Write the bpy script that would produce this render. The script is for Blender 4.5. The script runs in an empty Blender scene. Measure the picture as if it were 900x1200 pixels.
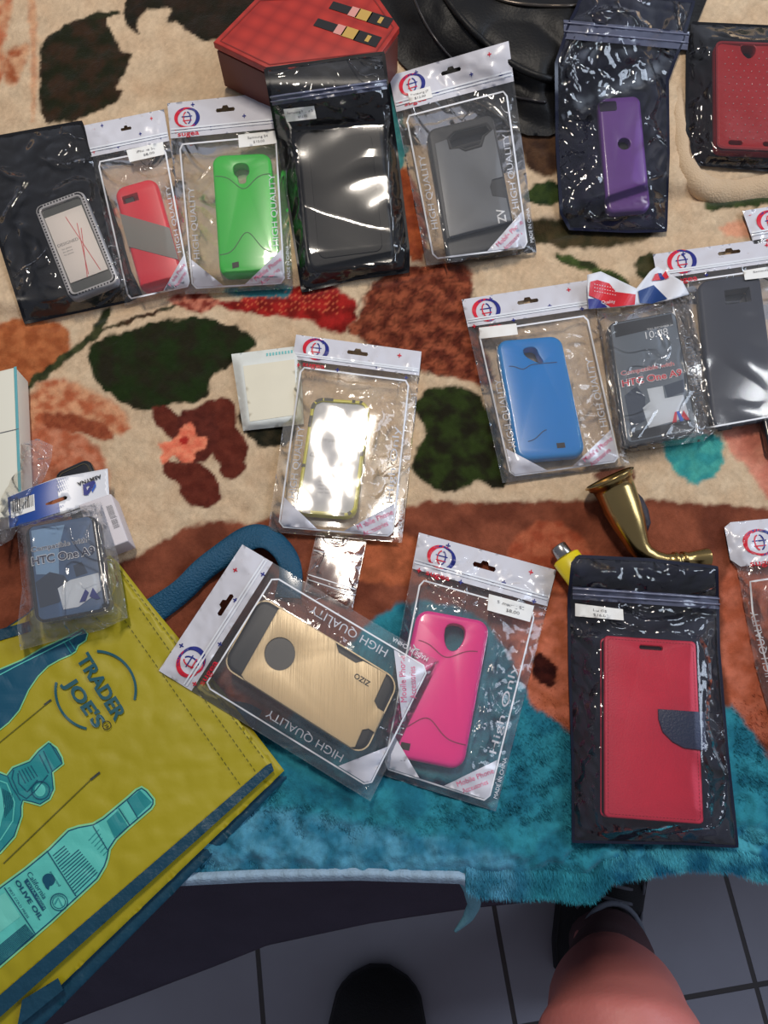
import bpy, bmesh, math, random
import numpy as np
from mathutils import Vector, Matrix
from mathutils.geometry import delaunay_2d_cdt

C = bpy.context.scene
COL = C.collection
random.seed(7)
RNG = np.random.default_rng(7)

# ------------------------------------------------------------------ camera, world, lights
FOC = 873.0
TILT = math.radians(20.0)
ZB = 0.52                      # height of the bed top
CAMZ = 1.045
cam_d = bpy.data.cameras.new('camera')
cam_d.sensor_fit = 'VERTICAL'; cam_d.sensor_height = 36.0; cam_d.lens = 36.0 * FOC / 1200.0
cam_d.clip_start = 0.01
cam = bpy.data.objects.new('camera', cam_d); COL.objects.link(cam)
cam.location = (0, 0, CAMZ); cam.rotation_euler = (TILT, 0, 0)
C.camera = cam

C.view_settings.view_transform = 'Standard'; C.view_settings.look = 'None'
C.view_settings.gamma = 1.0; C.view_settings.use_curve_mapping = False
C.view_settings.exposure = 0.24
C.cycles.transparent_max_bounces = 32

w = bpy.data.worlds.new('world'); C.world = w; w.use_nodes = True
w.node_tree.nodes['Background'].inputs[0].default_value = (0.62, 0.66, 0.80, 1)
w.node_tree.nodes['Background'].inputs[1].default_value = 0.26

def area(name, loc, target, sx, sy, power, color):
    d = bpy.data.lights.new(name, 'AREA'); d.shape = 'RECTANGLE'; d.size = sx; d.size_y = sy
    d.energy = power; d.color = color
    o = bpy.data.objects.new(name, d); COL.objects.link(o)
    o.location = loc
    o.rotation_euler = (Vector(target) - Vector(loc)).to_track_quat('-Z', 'Y').to_euler()
    return o
area('window_light', (1.75, 0.55, 1.75), (0.1, 0.12, ZB), 1.0, 0.8, 15.0, (0.72, 0.83, 1.0))
area('ceiling_lamp_light', (-0.12, 0.86, 2.15), (-0.12, 0.82, ZB), 0.07, 0.52, 13.5, (1.0, 0.90, 0.78))
area('added_streak_light', (1.35, 1.15, 2.3), (0.25, 0.2, ZB), 0.35, 0.12, 3.2, (0.93, 0.96, 1.0))  # added light, placed so its reflection streaks the film on the right

# ------------------------------------------------------------------ materials
def lin(c):
    r = []
    for v in c:
        v = v / 255.0
        r.append(v / 12.92 if v <= 0.04045 else ((v + 0.055) / 1.055) ** 2.4)
    return tuple(r)

MATS = {}
def mat(name, rgb, rough=0.5, metal=0.0, var=0.0, vscale=60.0, bump=0.0, bscale=200.0, spec=0.5, coat=0.0,
        sheen=0.0, alpha=1.0, trans=0.0):
    if name in MATS: return MATS[name]
    m = bpy.data.materials.new(name); m.use_nodes = True
    nt = m.node_tree; N = nt.nodes; L = nt.links
    p = N['Principled BSDF']
    c = lin(rgb) + (1,)
    p.inputs['Base Color'].default_value = c
    p.inputs['Roughness'].default_value = rough
    p.inputs['Metallic'].default_value = metal
    p.inputs['Specular IOR Level'].default_value = spec
    p.inputs['Coat Weight'].default_value = coat
    p.inputs['Coat Roughness'].default_value = 0.06
    p.inputs['Sheen Weight'].default_value = sheen
    p.inputs['Alpha'].default_value = alpha
    p.inputs['Transmission Weight'].default_value = trans
    tc = N.new('ShaderNodeTexCoord')
    no = N.new('ShaderNodeTexNoise'); no.inputs['Scale'].default_value = vscale; no.inputs['Detail'].default_value = 4
    L.new(tc.outputs['Object'], no.inputs['Vector'])
    mx = N.new('ShaderNodeMix'); mx.data_type = 'RGBA'
    mx.inputs['A'].default_value = tuple(min(1, v * (1 - var)) for v in c[:3]) + (1,)
    mx.inputs['B'].default_value = tuple(min(1, v * (1 + var)) for v in c[:3]) + (1,)
    L.new(no.outputs['Fac'], mx.inputs['Factor']); L.new(mx.outputs['Result'], p.inputs['Base Color'])
    if bump > 0:
        n2 = N.new('ShaderNodeTexNoise'); n2.inputs['Scale'].default_value = bscale; n2.inputs['Detail'].default_value = 3
        L.new(tc.outputs['Object'], n2.inputs['Vector'])
        b = N.new('ShaderNodeBump'); b.inputs['Strength'].default_value = bump; b.inputs['Distance'].default_value = 0.002
        L.new(n2.outputs['Fac'], b.inputs['Height']); L.new(b.outputs['Normal'], p.inputs['Normal'])
    MATS[name] = m
    return m

def film_mat(name, tint=(1, 1, 1), haze=0.04, rough=0.10, bump=0.35, gain=1.6, scale=55.0):
    """clear plastic film: see-through, with Fresnel gloss on its creases and a little milky haze"""
    if name in MATS: return MATS[name]
    m = bpy.data.materials.new(name); m.use_nodes = True
    nt = m.node_tree; N = nt.nodes; L = nt.links
    N.remove(N['Principled BSDF']); out = N['Material Output']
    tr = N.new('ShaderNodeBsdfTransparent'); tr.inputs['Color'].default_value = tuple(tint) + (1,)
    gl = N.new('ShaderNodeBsdfGlossy'); gl.inputs['Roughness'].default_value = rough
    gl.inputs['Color'].default_value = (1, 1, 1, 1)
    df = N.new('ShaderNodeBsdfDiffuse'); df.inputs['Color'].default_value = (0.85, 0.87, 0.9, 1)
    tc = N.new('ShaderNodeTexCoord')
    def crease(sc, width, dist, off):
        mp = N.new('ShaderNodeMapping'); mp.inputs['Location'].default_value = (off, off * 1.7, 0)
        no = N.new('ShaderNodeTexNoise'); no.inputs['Scale'].default_value = sc; no.inputs['Detail'].default_value = 0.6
        no.inputs['Distortion'].default_value = dist
        L.new(tc.outputs['Object'], mp.inputs[0]); L.new(mp.outputs[0], no.inputs['Vector'])
        s_ = N.new('ShaderNodeMath'); s_.operation = 'SUBTRACT'; s_.inputs[1].default_value = 0.5
        a_ = N.new('ShaderNodeMath'); a_.operation = 'ABSOLUTE'
        r_ = N.new('ShaderNodeMapRange'); r_.interpolation_type = 'SMOOTHSTEP'
        r_.inputs['From Min'].default_value = 0.0; r_.inputs['From Max'].default_value = width; r_.inputs['To Min'].default_value = 1.0; r_.inputs['To Max'].default_value = 0.0
        L.new(no.outputs['Fac'], s_.inputs[0]); L.new(s_.outputs[0], a_.inputs[0]); L.new(a_.outputs[0], r_.inputs['Value'])
        return r_.outputs[0]
    # long soft folds plus a few narrow sharp creases, flat film in between
    c1 = crease(scale, 0.045, 0.8, 0.0); c2 = crease(scale * 2.3, 0.03, 0.5, 3.1)
    pn = N.new('ShaderNodeTexNoise'); pn.inputs['Scale'].default_value = scale * 0.9; pn.inputs['Detail'].default_value = 1.0
    L.new(tc.outputs['Object'], pn.inputs['Vector'])
    pm = N.new('ShaderNodeMapRange'); pm.inputs['From Min'].default_value = 0.48; pm.inputs['From Max'].default_value = 0.62
    L.new(pn.outputs['Fac'], pm.inputs['Value'])
    m3 = N.new('ShaderNodeMath'); m3.operation = 'MULTIPLY'; L.new(c2, m3.inputs[0]); L.new(pm.outputs[0], m3.inputs[1])
    m4 = N.new('ShaderNodeMath'); m4.operation = 'MULTIPLY_ADD'; L.new(m3.outputs[0], m4.inputs[0]); m4.inputs[1].default_value = 0.5; L.new(c1, m4.inputs[2])
    m5 = N.new('ShaderNodeMath'); m5.operation = 'MULTIPLY_ADD'; L.new(pn.outputs['Fac'], m5.inputs[0]); m5.inputs[1].default_value = 1.3; L.new(m4.outputs[0], m5.inputs[2])
    b = N.new('ShaderNodeBump'); b.inputs['Distance'].default_value = 0.0022
    # the film is stretched flat over what it holds and slack beside it
    sa = N.new('ShaderNodeAttribute'); sa.attribute_name = 'slack'
    sm = N.new('ShaderNodeMath'); sm.operation = 'MULTIPLY'; sm.inputs[1].default_value = bump
    L.new(sa.outputs['Fac'], sm.inputs[0]); L.new(sm.outputs[0], b.inputs['Strength'])
    L.new(m5.outputs[0], b.inputs['Height'])
    L.new(b.outputs['Normal'], gl.inputs['Normal'])
    fr = N.new('ShaderNodeFresnel'); fr.inputs['IOR'].default_value = 1.5; L.new(b.outputs['Normal'], fr.inputs['Normal'])
    mu = N.new('ShaderNodeMath'); mu.operation = 'MULTIPLY'; mu.inputs[1].default_value = gain; mu.use_clamp = True
    L.new(fr.outputs[0], mu.inputs[0])
    m1 = N.new('ShaderNodeMixShader'); m1.inputs[0].default_value = haze
    L.new(tr.outputs[0], m1.inputs[1]); L.new(df.outputs[0], m1.inputs[2])
    m2 = N.new('ShaderNodeMixShader'); L.new(mu.outputs[0], m2.inputs[0])
    L.new(m1.outputs[0], m2.inputs[1]); L.new(gl.outputs[0], m2.inputs[2])
    L.new(m2.outputs[0], out.inputs['Surface'])
    MATS[name] = m
    return m

# ------------------------------------------------------------------ projection helpers
def ray(P):
    P = np.asarray(P, float).reshape(-1, 2)
    a = (P[:, 0] - 450.0) / FOC; b = (600.0 - P[:, 1]) / FOC
    ct, st = math.cos(TILT), math.sin(TILT)
    return np.stack([a, ct * b + st, st * b - ct], 1)

def at_z(P, z):
    d = ray(P); k = (z - CAMZ) / d[:, 2]
    r = d * k[:, None]; r[:, 2] += CAMZ
    return r

def proj(W):
    W = np.asarray(W, float).reshape(-1, 3)
    ct, st = math.cos(TILT), math.sin(TILT)
    v = W - np.array([0, 0, CAMZ])
    xc = v[:, 0]; yc = ct * v[:, 1] + st * v[:, 2]; zc = -st * v[:, 1] + ct * v[:, 2]
    return np.stack([450 + FOC * xc / -zc, 600 - FOC * yc / -zc], 1)

def sstep(x):
    x = np.clip(x, 0, 1); return x * x * (3 - 2 * x)

def seg_dist(P, pts, closed=True):
    pts = np.asarray(pts, float); n = len(pts)
    best = np.full(len(P), 1e18)
    rng = range(n) if closed else range(n - 1)
    for i in rng:
        a = pts[i]; b = pts[(i + 1) % n]; ab = b - a
        L2 = max((ab ** 2).sum(), 1e-18)
        t = np.clip(((P - a) @ ab) / L2, 0, 1)
        q = P - (a + t[:, None] * ab)
        best = np.minimum(best, (q ** 2).sum(1))
    return np.sqrt(best)

def inside(P, pts):
    pts = np.asarray(pts, float); n = len(pts)
    r = np.zeros(len(P), bool)
    x, y = P[:, 0], P[:, 1]
    for i in range(n):
        x1, y1 = pts[i]; x2, y2 = pts[(i + 1) % n]
        if y1 == y2: continue
        c = ((y1 > y) != (y2 > y)) & (x < (x2 - x1) * (y - y1) / (y2 - y1) + x1)
        r ^= c
    return r

def sdist(P, pts):             # negative inside
    d = seg_dist(P, pts)
    return np.where(inside(P, pts), -d, d)

def smooth_poly(pts, it=2):    # Chaikin corner cutting
    pts = np.asarray(pts, float)
    for _ in range(it):
        q = np.roll(pts, -1, 0)
        pts = np.stack([0.75 * pts + 0.25 * q, 0.25 * pts + 0.75 * q], 1).reshape(-1, 2)
    return pts

_w = [(RNG.normal(size=2), RNG.uniform(0, 6.28)) for _ in range(40)]
def vnoise(P, scale, seed=0, octs=3):      # cheap smooth noise, about -1..1
    P = np.asarray(P, float) / scale
    r = np.zeros(len(P)); amp = 1.0; k = 1.0
    for o in range(octs):
        for j in range(4):
            d, ph = _w[(seed * 5 + o * 4 + j) % 40]
            d = d / np.linalg.norm(d)
            q = P @ d * k * 6.28 + ph + 1.3 * np.sin((P @ np.array([-d[1], d[0]])) * k * 4.1 + ph * 2 + seed)
            r += amp * np.sin(q) * 0.5
        amp *= 0.5; k *= 2.03
    return r / 2.0

# terrain of the blanket ------------------------------------------------
_fold = at_z([(-300, 420), (0, 385), (100, 375), (200, 352), (340, 342), (470, 325), (650, 275), (760, 243), (900, 228), (1300, 215)], ZB)
_edge = at_z([(-400, 1000), (0, 1000), (220, 1000), (545, 1000), (700, 1000), (900, 985), (1300, 960)], ZB)
_ridge1 = at_z([(780, 120), (786, 165), (800, 205), (828, 222), (860, 224), (960, 205)], ZB + 0.03)[:, :2]
_ridge1c = at_z([(775, 170), (788, 215), (812, 240), (860, 243), (960, 226)], ZB + 0.02)[:, :2]
_ridge2 = at_z([(-120, 330), (-20, 340), (6, 372), (0, 400), (-60, 430)], ZB + 0.01)[:, :2]
LIFT = 0.0
def terrain(XY):
    XY = np.asarray(XY, float).reshape(-1, 2); X, Y = XY[:, 0], XY[:, 1]
    yf = np.interp(X, _fold[:, 0], _fold[:, 1]); d = Y - yf
    z = ZB + 0.0016 * vnoise(XY, 0.16, 3, 1) + 0.0006 * vnoise(XY, 0.05, 5, 1)
    z = z + 0.009 * sstep(d / 0.012) - 0.003 * np.exp(-((d + 0.004) / 0.006) ** 2) + 0.10 * np.clip(d - 0.01, 0, 0.5)
    ye = np.interp(X, _edge[:, 0], _edge[:, 1]); e = np.clip(ye - Y, 0, 1)
    z = z - 0.55 * e ** 2 / (e + 0.02)
    z = z + 0.004 * np.exp(-(seg_dist(XY, _ridge1, False) / 0.014) ** 2)
    z = z + 0.010 * np.exp(-(seg_dist(XY, _ridge2, False) / 0.014) ** 2)
    return z + LIFT

def D(P, h=0.0, surf=None):    # points of the surface (plus height h) seen at the photo positions P
    surf = surf or terrain
    P = np.asarray(P, float).reshape(-1, 2); d = ray(P)
    h = np.broadcast_to(np.asarray(h, float), (len(P),))
    z = np.full(len(P), ZB) + h
    for _ in range(30):
        k = (z - CAMZ) / d[:, 2]
        z = 0.4 * z + 0.6 * (surf(d[:, :2] * k[:, None]) + h)
    k = (z - CAMZ) / d[:, 2]
    r = d * k[:, None]; r[:, 2] += CAMZ
    return r

# ------------------------------------------------------------------ object helpers
def mesh_obj(name, V, F, mats, mi=None, parent=None, smooth=True):
    V = np.asarray(V, float)
    off = np.array(parent.location) if parent is not None else V.mean(0) * [1, 1, 0] + [0, 0, V[:, 2].min()]
    if parent is not None and parent.parent is not None: off = off + np.array(parent.parent.location)
    me = bpy.data.meshes.new(name)
    me.from_pydata((V - off).tolist(), [], [tuple(int(i) for i in f) for f in F])
    if not isinstance(mats, (list, tuple)): mats = [mats]
    for m in mats: me.materials.append(m)
    if mi is not None: me.polygons.foreach_set('material_index', list(mi))
    me.polygons.foreach_set('use_smooth', [smooth] * len(me.polygons))
    me.update()
    o = bpy.data.objects.new(name, me); COL.objects.link(o)
    if parent is not None:
        o.parent = parent
    else:
        o.location = off
    return o

def tag(o, label, cat, group=None, kind=None):
    if label: o['label'] = label
    if cat: o['category'] = cat
    if group: o['group'] = group
    if kind: o['kind'] = kind
    return o

def thing(name, loc, label, cat, group=None):
    o = bpy.data.objects.new(name, None); o.empty_display_size = 0.02
    COL.objects.link(o); o.location = tuple(float(v) for v in loc)
    return tag(o, label, cat, group)

class MB:
    def __init__(s): s.V = []; s.F = []; s.M = []; s.mats = []; s.n = 0
    def add(s, V, F, m):
        if m not in s.mats: s.mats.append(m)
        k = s.mats.index(m)
        V = np.asarray(V, float)
        s.V.append(V); s.F += [tuple(int(i) + s.n for i in f) for f in F]; s.M += [k] * len(F); s.n += len(V)
        return s
    def build(s, name, parent=None, smooth=True):
        return mesh_obj(name, np.concatenate(s.V), s.F, s.mats, s.M, parent, smooth)

def resample(pts, step, closed=True):
    pts = np.asarray(pts, float); out = []
    n = len(pts)
    for i in range(n if closed else n - 1):
        a = pts[i]; b = pts[(i + 1) % n]
        k = max(1, int(math.ceil(np.linalg.norm(b - a) / step)))
        for j in range(k): out.append(a + (b - a) * j / k)
    if not closed: out.append(pts[-1])
    return np.array(out)

def tess(outer, holes=(), step=4.0, lines=()):
    """fine triangulation of a polygon with holes, returns verts (n,2), faces"""
    outer = resample(outer, step); hs = [resample(h, step) for h in holes]
    lo = outer.min(0); hi = outer.max(0)
    nx = int((hi[0] - lo[0]) / step) + 2; ny = int((hi[1] - lo[1]) / (step * 0.87)) + 2
    gx, gy = np.meshgrid(np.arange(nx), np.arange(ny))
    G = np.stack([lo[0] + (gx + 0.5 * (gy % 2)) * step, lo[1] + gy * step * 0.87], 2).reshape(-1, 2)
    ok = inside(G, outer) & (seg_dist(G, outer) > step * 0.45)
    for h in hs: ok &= ~inside(G, h) & (seg_dist(G, h) > step * 0.45)
    G = G[ok]
    pts = [outer] + hs + [G]; E = []; n = 0
    for q in [outer] + hs:
        E += [(n + i, n + (i + 1) % len(q)) for i in range(len(q))]; n += len(q)
    P = np.concatenate(pts)
    r = delaunay_2d_cdt([Vector(p) for p in P], E, [], 0, 1e-7)
    V = np.array([tuple(v) for v in r[0]]); F = np.array([tuple(f) for f in r[2] if len(f) == 3])
    cen = V[F].mean(1); ok = inside(cen, outer)
    for h in hs: ok &= ~inside(cen, h)
    F = F[ok]
    a, b, c = V[F[:, 0]], V[F[:, 1]], V[F[:, 2]]
    s = (b[:, 0] - a[:, 0]) * (c[:, 1] - a[:, 1]) - (b[:, 1] - a[:, 1]) * (c[:, 0] - a[:, 0])
    F[s > 0] = F[s > 0][:, ::-1]           # pixel y points down: make the normals face up
    return V, F[np.abs(s) > 1e-9]

def stroke(pts, wd, closed=False, step=4.0):
    """ribbon polygon strip along a polyline: verts, quads"""
    q = resample(pts, step, closed)
    if closed: t = np.roll(q, -1, 0) - np.roll(q, 1, 0)
    else: t = np.gradient(q, axis=0)
    t /= np.maximum(np.linalg.norm(t, axis=1), 1e-9)[:, None]
    nrm = np.stack([-t[:, 1], t[:, 0]], 1) * wd / 2
    V = np.concatenate([q - nrm, q + nrm]); n = len(q)
    F = [(i, (i + 1) % n, n + (i + 1) % n, n + i) for i in range(n if closed else n - 1)]
    return V, F

_tc = {}
def text_mesh(s, bold=0.0):
    """letters as triangles, width 0..1, cap height 0..1 (y up) and natural aspect"""
    if (s, bold) in _tc: return _tc[(s, bold)]
    cu = bpy.data.curves.new('txt', 'FONT'); cu.body = s; cu.size = 1.0; cu.resolution_u = 3; cu.offset = bold
    ob = bpy.data.objects.new('txt', cu)
    me = bpy.data.meshes.new_from_object(ob)
    V = np.array([tuple(v.co)[:2] for v in me.vertices]); F = [tuple(p.vertices) for p in me.polygons]
    bpy.data.objects.remove(ob); bpy.data.curves.remove(cu); bpy.data.meshes.remove(me)
    lo = V.min(0); hi = V.max(0); asp = (hi[0] - lo[0]) / 0.73
    V = np.stack([(V[:, 0] - lo[0]) / (hi[0] - lo[0]), V[:, 1] / 0.73], 1)
    _tc[(s, bold)] = (V, F, asp)
    return _tc[(s, bold)]

def text_px(s, o, ex, ey, bold=0.0):
    """text laid out with baseline start o, full-width vector ex, cap-height vector ey"""
    V, F, a = text_mesh(s, bold)
    o, ex, ey = map(lambda v: np.asarray(v, float), (o, ex, ey))
    P = o + V[:, :1] * ex + V[:, 1:] * ey
    s2 = ex[0] * ey[1] - ex[1] * ey[0]
    return P, ([f[::-1] for f in F] if False else F)

def circ(cx, cy, r, n=24, a0=0, a1=2 * math.pi, ry=None):
    ry = ry or r
    full = abs(a1 - a0) > 6.28
    m = n if full else n + 1
    a = a0 + (a1 - a0) * np.arange(m) / n
    return np.stack([cx + r * np.cos(a), cy + ry * np.sin(a)], 1)

def rrect(w_, h_, r, cx=0, cy=0, n=6):
    out = []
    for sx, sy, a in ((1, 1, 0), (-1, 1, 90), (-1, -1, 180), (1, -1, 270)):
        c = (cx + sx * (w_ / 2 - r), cy + sy * (h_ / 2 - r))
        for i in range(n + 1):
            t = math.radians(a + 90 * i / n); out.append((c[0] + r * math.cos(t), c[1] + r * math.sin(t)))
    return np.array(out)

def tube(path, radii, seg=20, caps=True, flat=None):
    """swept round tube through 3-D points; flat = per-ring vertical squash"""
    path = np.asarray(path, float); n = len(path)
    T = np.gradient(path, axis=0); T /= np.linalg.norm(T, axis=1)[:, None]
    V = []; up = np.array([0, 0, 1.0])
    ref = None
    for i in range(n):
        t = T[i]
        if ref is None:
            s = np.cross(t, up)
            if np.linalg.norm(s) < 0.2: s = np.cross(t, [0, 1.0, 0])
        else: s = ref - t * (ref @ t)
        s /= np.linalg.norm(s); ref = s
        u = np.cross(s, t)
        r = radii[i] if np.ndim(radii[i]) else (radii[i], radii[i])
        for k in range(seg):
            a = 2 * math.pi * k / seg
            V.append(path[i] + s * math.cos(a) * r[0] + u * math.sin(a) * r[1])
    F = []
    for i in range(n - 1):
        for k in range(seg):
            a = i * seg + k; b = i * seg + (k + 1) % seg
            F.append((a, b, b + seg, a + seg))
    if caps:
        F.append(tuple(range(seg))[::-1]); F.append(tuple((n - 1) * seg + k for k in range(seg)))
    return np.array(V), F

# rigid frame fitted to four photo corners -------------------------------
class Frame:
    def __init__(s, TL, TR, BR, BL, h, surf=None):
        W = D([TL, TR, BR, BL], h, surf)
        s.c = W.mean(0)
        ex = ((W[1] - W[0]) + (W[2] - W[3])) / 2; ey = ((W[0] - W[3]) + (W[1] - W[2])) / 2
        s.w = np.linalg.norm(ex); s.h = np.linalg.norm(ey); s.ex = ex / s.w; s.ey = ey / s.h
        n = np.cross(s.ex, s.ey); s.n = n / np.linalg.norm(n)
        s.px = np.array([TL, TR, BR, BL], float)
    def pt(s, V):
        V = np.asarray(V, float)
        return s.c + V[:, :1] * s.ex + V[:, 1:2] * s.ey + V[:, 2:3] * s.n
    def l(s, u, v):            # 0..1 from the top left corner to metres
        return ((u - 0.5) * s.w, (0.5 - v) * s.h)
    def L(s, pts): return np.array([s.l(u, v) for u, v in pts])

def _orient(r, ccw=True):
    r = np.asarray(r, float)
    keep = [0]
    for i in range(1, len(r)):
        if np.linalg.norm(r[i] - r[keep[-1]]) > 1e-6: keep.append(i)
    if np.linalg.norm(r[keep[-1]] - r[keep[0]]) < 1e-6: keep.pop()
    r = r[keep]
    a = (r[:, 0] * np.roll(r[:, 1], -1) - np.roll(r[:, 0], -1) * r[:, 1]).sum()
    return r if (a > 0) == ccw else r[::-1]

def solid(F, outer, holes, t, b, ztop, m, name, parent, mb=None, bh=0.0007):
    """edge-rounded plate in a frame; top face at ztop, thickness t"""
    rings = [_orient(outer, True)] + [_orient(h, False) for h in holes]
    V = []; Fc = []; tops = []; bots = []; n0 = 0
    for k, r in enumerate(rings):
        bb = b if k == 0 else min(bh, b)
        e = np.roll(r, -1, 0) - r; e /= np.linalg.norm(e, axis=1)[:, None]
        nr = np.stack([e[:, 1], -e[:, 0]], 1); nv = nr + np.roll(nr, 1, 0)
        nv /= np.maximum(np.linalg.norm(nv, axis=1), 0.3)[:, None]
        lay = []
        A = [math.pi / 2 * q / 4 for q in range(4, -1, -1)]
        prof = [(-bb * (1 - math.cos(a)), ztop - bb * (1 - math.sin(a))) for a in A]
        prof += [(o_, 2 * ztop - t - z_) for o_, z_ in prof[::-1]]
        for o_, z_ in prof: lay.append(np.column_stack([r + nv * o_, np.full(len(r), z_)]))
        n = len(r)
        for q in range(len(prof) - 1):
            for i in range(n):
                a = n0 + q * n + i; c = n0 + q * n + (i + 1) % n
                Fc.append((a, a + n, c + n, c))
        tops.append((lay[0][:, :2], n0)); bots.append((lay[-1][:, :2], n0 + (len(prof) - 1) * n))
        V += lay; n0 += n * len(prof)
    for grp, up in ((tops, True), (bots, False)):
        P = np.concatenate([g[0] for g in grp]); ids = np.concatenate([np.arange(len(g[0])) + g[1] for g in grp])
        E = []; q = 0
        for g in grp: E += [(q + i, q + (i + 1) % len(g[0])) for i in range(len(g[0]))]; q += len(g[0])
        r = delaunay_2d_cdt([Vector(p * 1000) for p in P], E, [], 0, 1e-6)
        src = [s_[0] if len(s_) else -1 for s_ in r[3]]
        R2 = np.array([tuple(v) for v in r[0]]) / 1000
        for f in r[2]:
            c = R2[list(f)].mean(0)[None]
            if not inside(c, grp[0][0])[0] or any(inside(c, g[0])[0] for g in grp[1:]): continue
            g = [ids[src[i]] for i in f]
            if any(src[i] < 0 for i in f): continue
            p3 = R2[list(f)]
            s_ = (p3[1][0] - p3[0][0]) * (p3[2][1] - p3[0][1]) - (p3[1][1] - p3[0][1]) * (p3[2][0] - p3[0][0])
            Fc.append(tuple(g) if (s_ > 0) == up else tuple(g[::-1]))
    W = F.pt(np.concatenate(V))
    if mb is not None: mb.add(W, Fc, m); return None
    o = mesh_obj(name, W, Fc, m, None, parent, smooth=True)
    bm = bmesh.new(); bm.from_mesh(o.data)
    for e in bm.edges:
        if len(e.link_faces) == 2 and e.calc_face_angle(0) > 0.6: e.smooth = False
    bm.to_mesh(o.data); bm.free()
    return o

def flat(F, V2, Fc, z, m, name, parent, mb=None, hgt=None):
    V = np.column_stack([V2, np.full(len(V2), z)])
    W = F.pt(V)
    if mb is not None: mb.add(W, Fc, m); return None
    return mesh_obj(name, W, Fc, m, None, parent, False)

def ftext(F, s, u, v, hgt, ang, m, z, mb, bold=0.0, width=None):
    """text on a frame, centred at (u,v), cap height in metres"""
    V, Fc, a = text_mesh(s, bold); wd = width or a * hgt
    x = (V[:, 0] - 0.5) * wd; y = (V[:, 1] - 0.5) * hgt
    c, sn = math.cos(ang), math.sin(ang); l = F.l(u, v)
    flat(F, np.stack([l[0] + c * x - sn * y, l[1] + sn * x + c * y], 1), Fc, z, m, None, None, mb)

# ================================================================== STRUCTURE: tiled floor
def floor_mat():
    m = bpy.data.materials.new('floor_tiles'); m.use_nodes = True
    nt = m.node_tree; N = nt.nodes; L = nt.links; p = N['Principled BSDF']
    tc = N.new('ShaderNodeTexCoord'); mp = N.new('ShaderNodeMapping')
    br = N.new('ShaderNodeTexBrick'); br.offset = 0; br.squash = 1
    S = 0.297; yaw = math.radians(8.5)
    # the corner where four grout lines meet, in world metres
    cx, cy = 0.157, -0.274
    mp.vector_type = 'TEXTURE'
    mp.inputs['Location'].default_value = (cx, cy, 0); mp.inputs['Rotation'].default_value = (0, 0, yaw)
    L.new(tc.outputs['Object'], mp.inputs['Vector']); L.new(mp.outputs[0], br.inputs['Vector'])
    br.inputs['Scale'].default_value = 1.0
    br.inputs['Brick Width'].default_value = S; br.inputs['Row Height'].default_value = S
    br.inputs['Mortar Size'].default_value = 0.0032; br.inputs['Mortar Smooth'].default_value = 0.25
    br.inputs['Color1'].default_value = lin((160, 160, 172)) + (1,)
    br.inputs['Color2'].default_value = lin((152, 152, 165)) + (1,)
    br.inputs['Mortar'].default_value = lin((66, 60, 60)) + (1,)
    no = N.new('ShaderNodeTexNoise'); no.inputs['Scale'].default_value = 9; no.inputs['Detail'].default_value = 8
    L.new(tc.outputs['Object'], no.inputs['Vector'])
    mx = N.new('ShaderNodeMix'); mx.data_type = 'RGBA'; mx.blend_type = 'MULTIPLY'; mx.inputs['Factor'].default_value = 0.35
    cr = N.new('ShaderNodeValToRGB'); cr.color_ramp.elements[0].position = 0.35; cr.color_ramp.elements[0].color = (0.75, 0.72, 0.7, 1)
    cr.color_ramp.elements[1].position = 0.65
    L.new(no.outputs['Fac'], cr.inputs[0]); L.new(br.outputs['Color'], mx.inputs['A']); L.new(cr.outputs[0], mx.inputs['B'])
    L.new(mx.outputs['Result'], p.inputs['Base Color'])
    bp = N.new('ShaderNodeBump'); bp.invert = True; bp.inputs['Strength'].default_value = 0.6; bp.inputs['Distance'].default_value = 0.003
    L.new(br.outputs['Fac'], bp.inputs['Height']); L.new(bp.outputs[0], p.inputs['Normal'])
    p.inputs['Roughness'].default_value = 0.45
    return m
V = [(-2.5, -2.0, 0), (2.5, -2.0, 0), (2.5, 3.0, 0), (-2.5, 3.0, 0), (-2.5, -2.0, -.05), (2.5, -2.0, -.05), (2.5, 3.0, -.05), (-2.5, 3.0, -.05)]
me = bpy.data.meshes.new('floor'); me.from_pydata(V, [], [(0, 1, 2, 3), (7, 6, 5, 4), (0, 4, 5, 1), (1, 5, 6, 2), (2, 6, 7, 3), (3, 7, 4, 0)])
me.materials.append(floor_mat()); fl = bpy.data.objects.new('floor', me); COL.objects.link(fl); fl['kind'] = 'structure'

# ================================================================== BED: mattress, dark cover, blanket
_hem = np.array([(-400, 1034), (0, 1034), (200, 1033), (300, 1028), (420, 1026), (540, 1030), (556, 1040), (600, 1043), (640, 1042), (668, 1046), (690, 1046),
                 (712, 1024), (745, 1018), (800, 1010), (850, 1012), (880, 1022), (900, 1024), (960, 1010), (1300, 1000)], float)
ye = at_z([(0, 1010), (900, 1000)], 0.5)
yb = float(ye[:, 1].max()) + 0.012
mb = bpy.data.meshes.new('mattress')
bm = bmesh.new()
bmesh.ops.create_cube(bm, size=1, matrix=Matrix.Translation((0, yb + 0.75, 0.39)) @ Matrix.Diagonal((1.9, 1.5, 0.20, 1)))
bmesh.ops.bevel(bm, geom=bm.edges[:], offset=0.03, segments=4, affect='EDGES')
bm.to_mesh(mb); bm.free()
mb.materials.append(mat('mattress_ticking', (92, 88, 98), 0.9, var=0.1, bump=0.3, bscale=600))
root = thing('bed', (0, yb + 0.75, 0.0), 'bed with dark legs and grey mattress carrying the flowered blanket', 'bed')
mo = bpy.data.objects.new('mattress', mb); COL.objects.link(mo); mo.parent = root; mo.location = (0, -(yb + 0.75), 0)
mb2 = MB()
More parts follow.
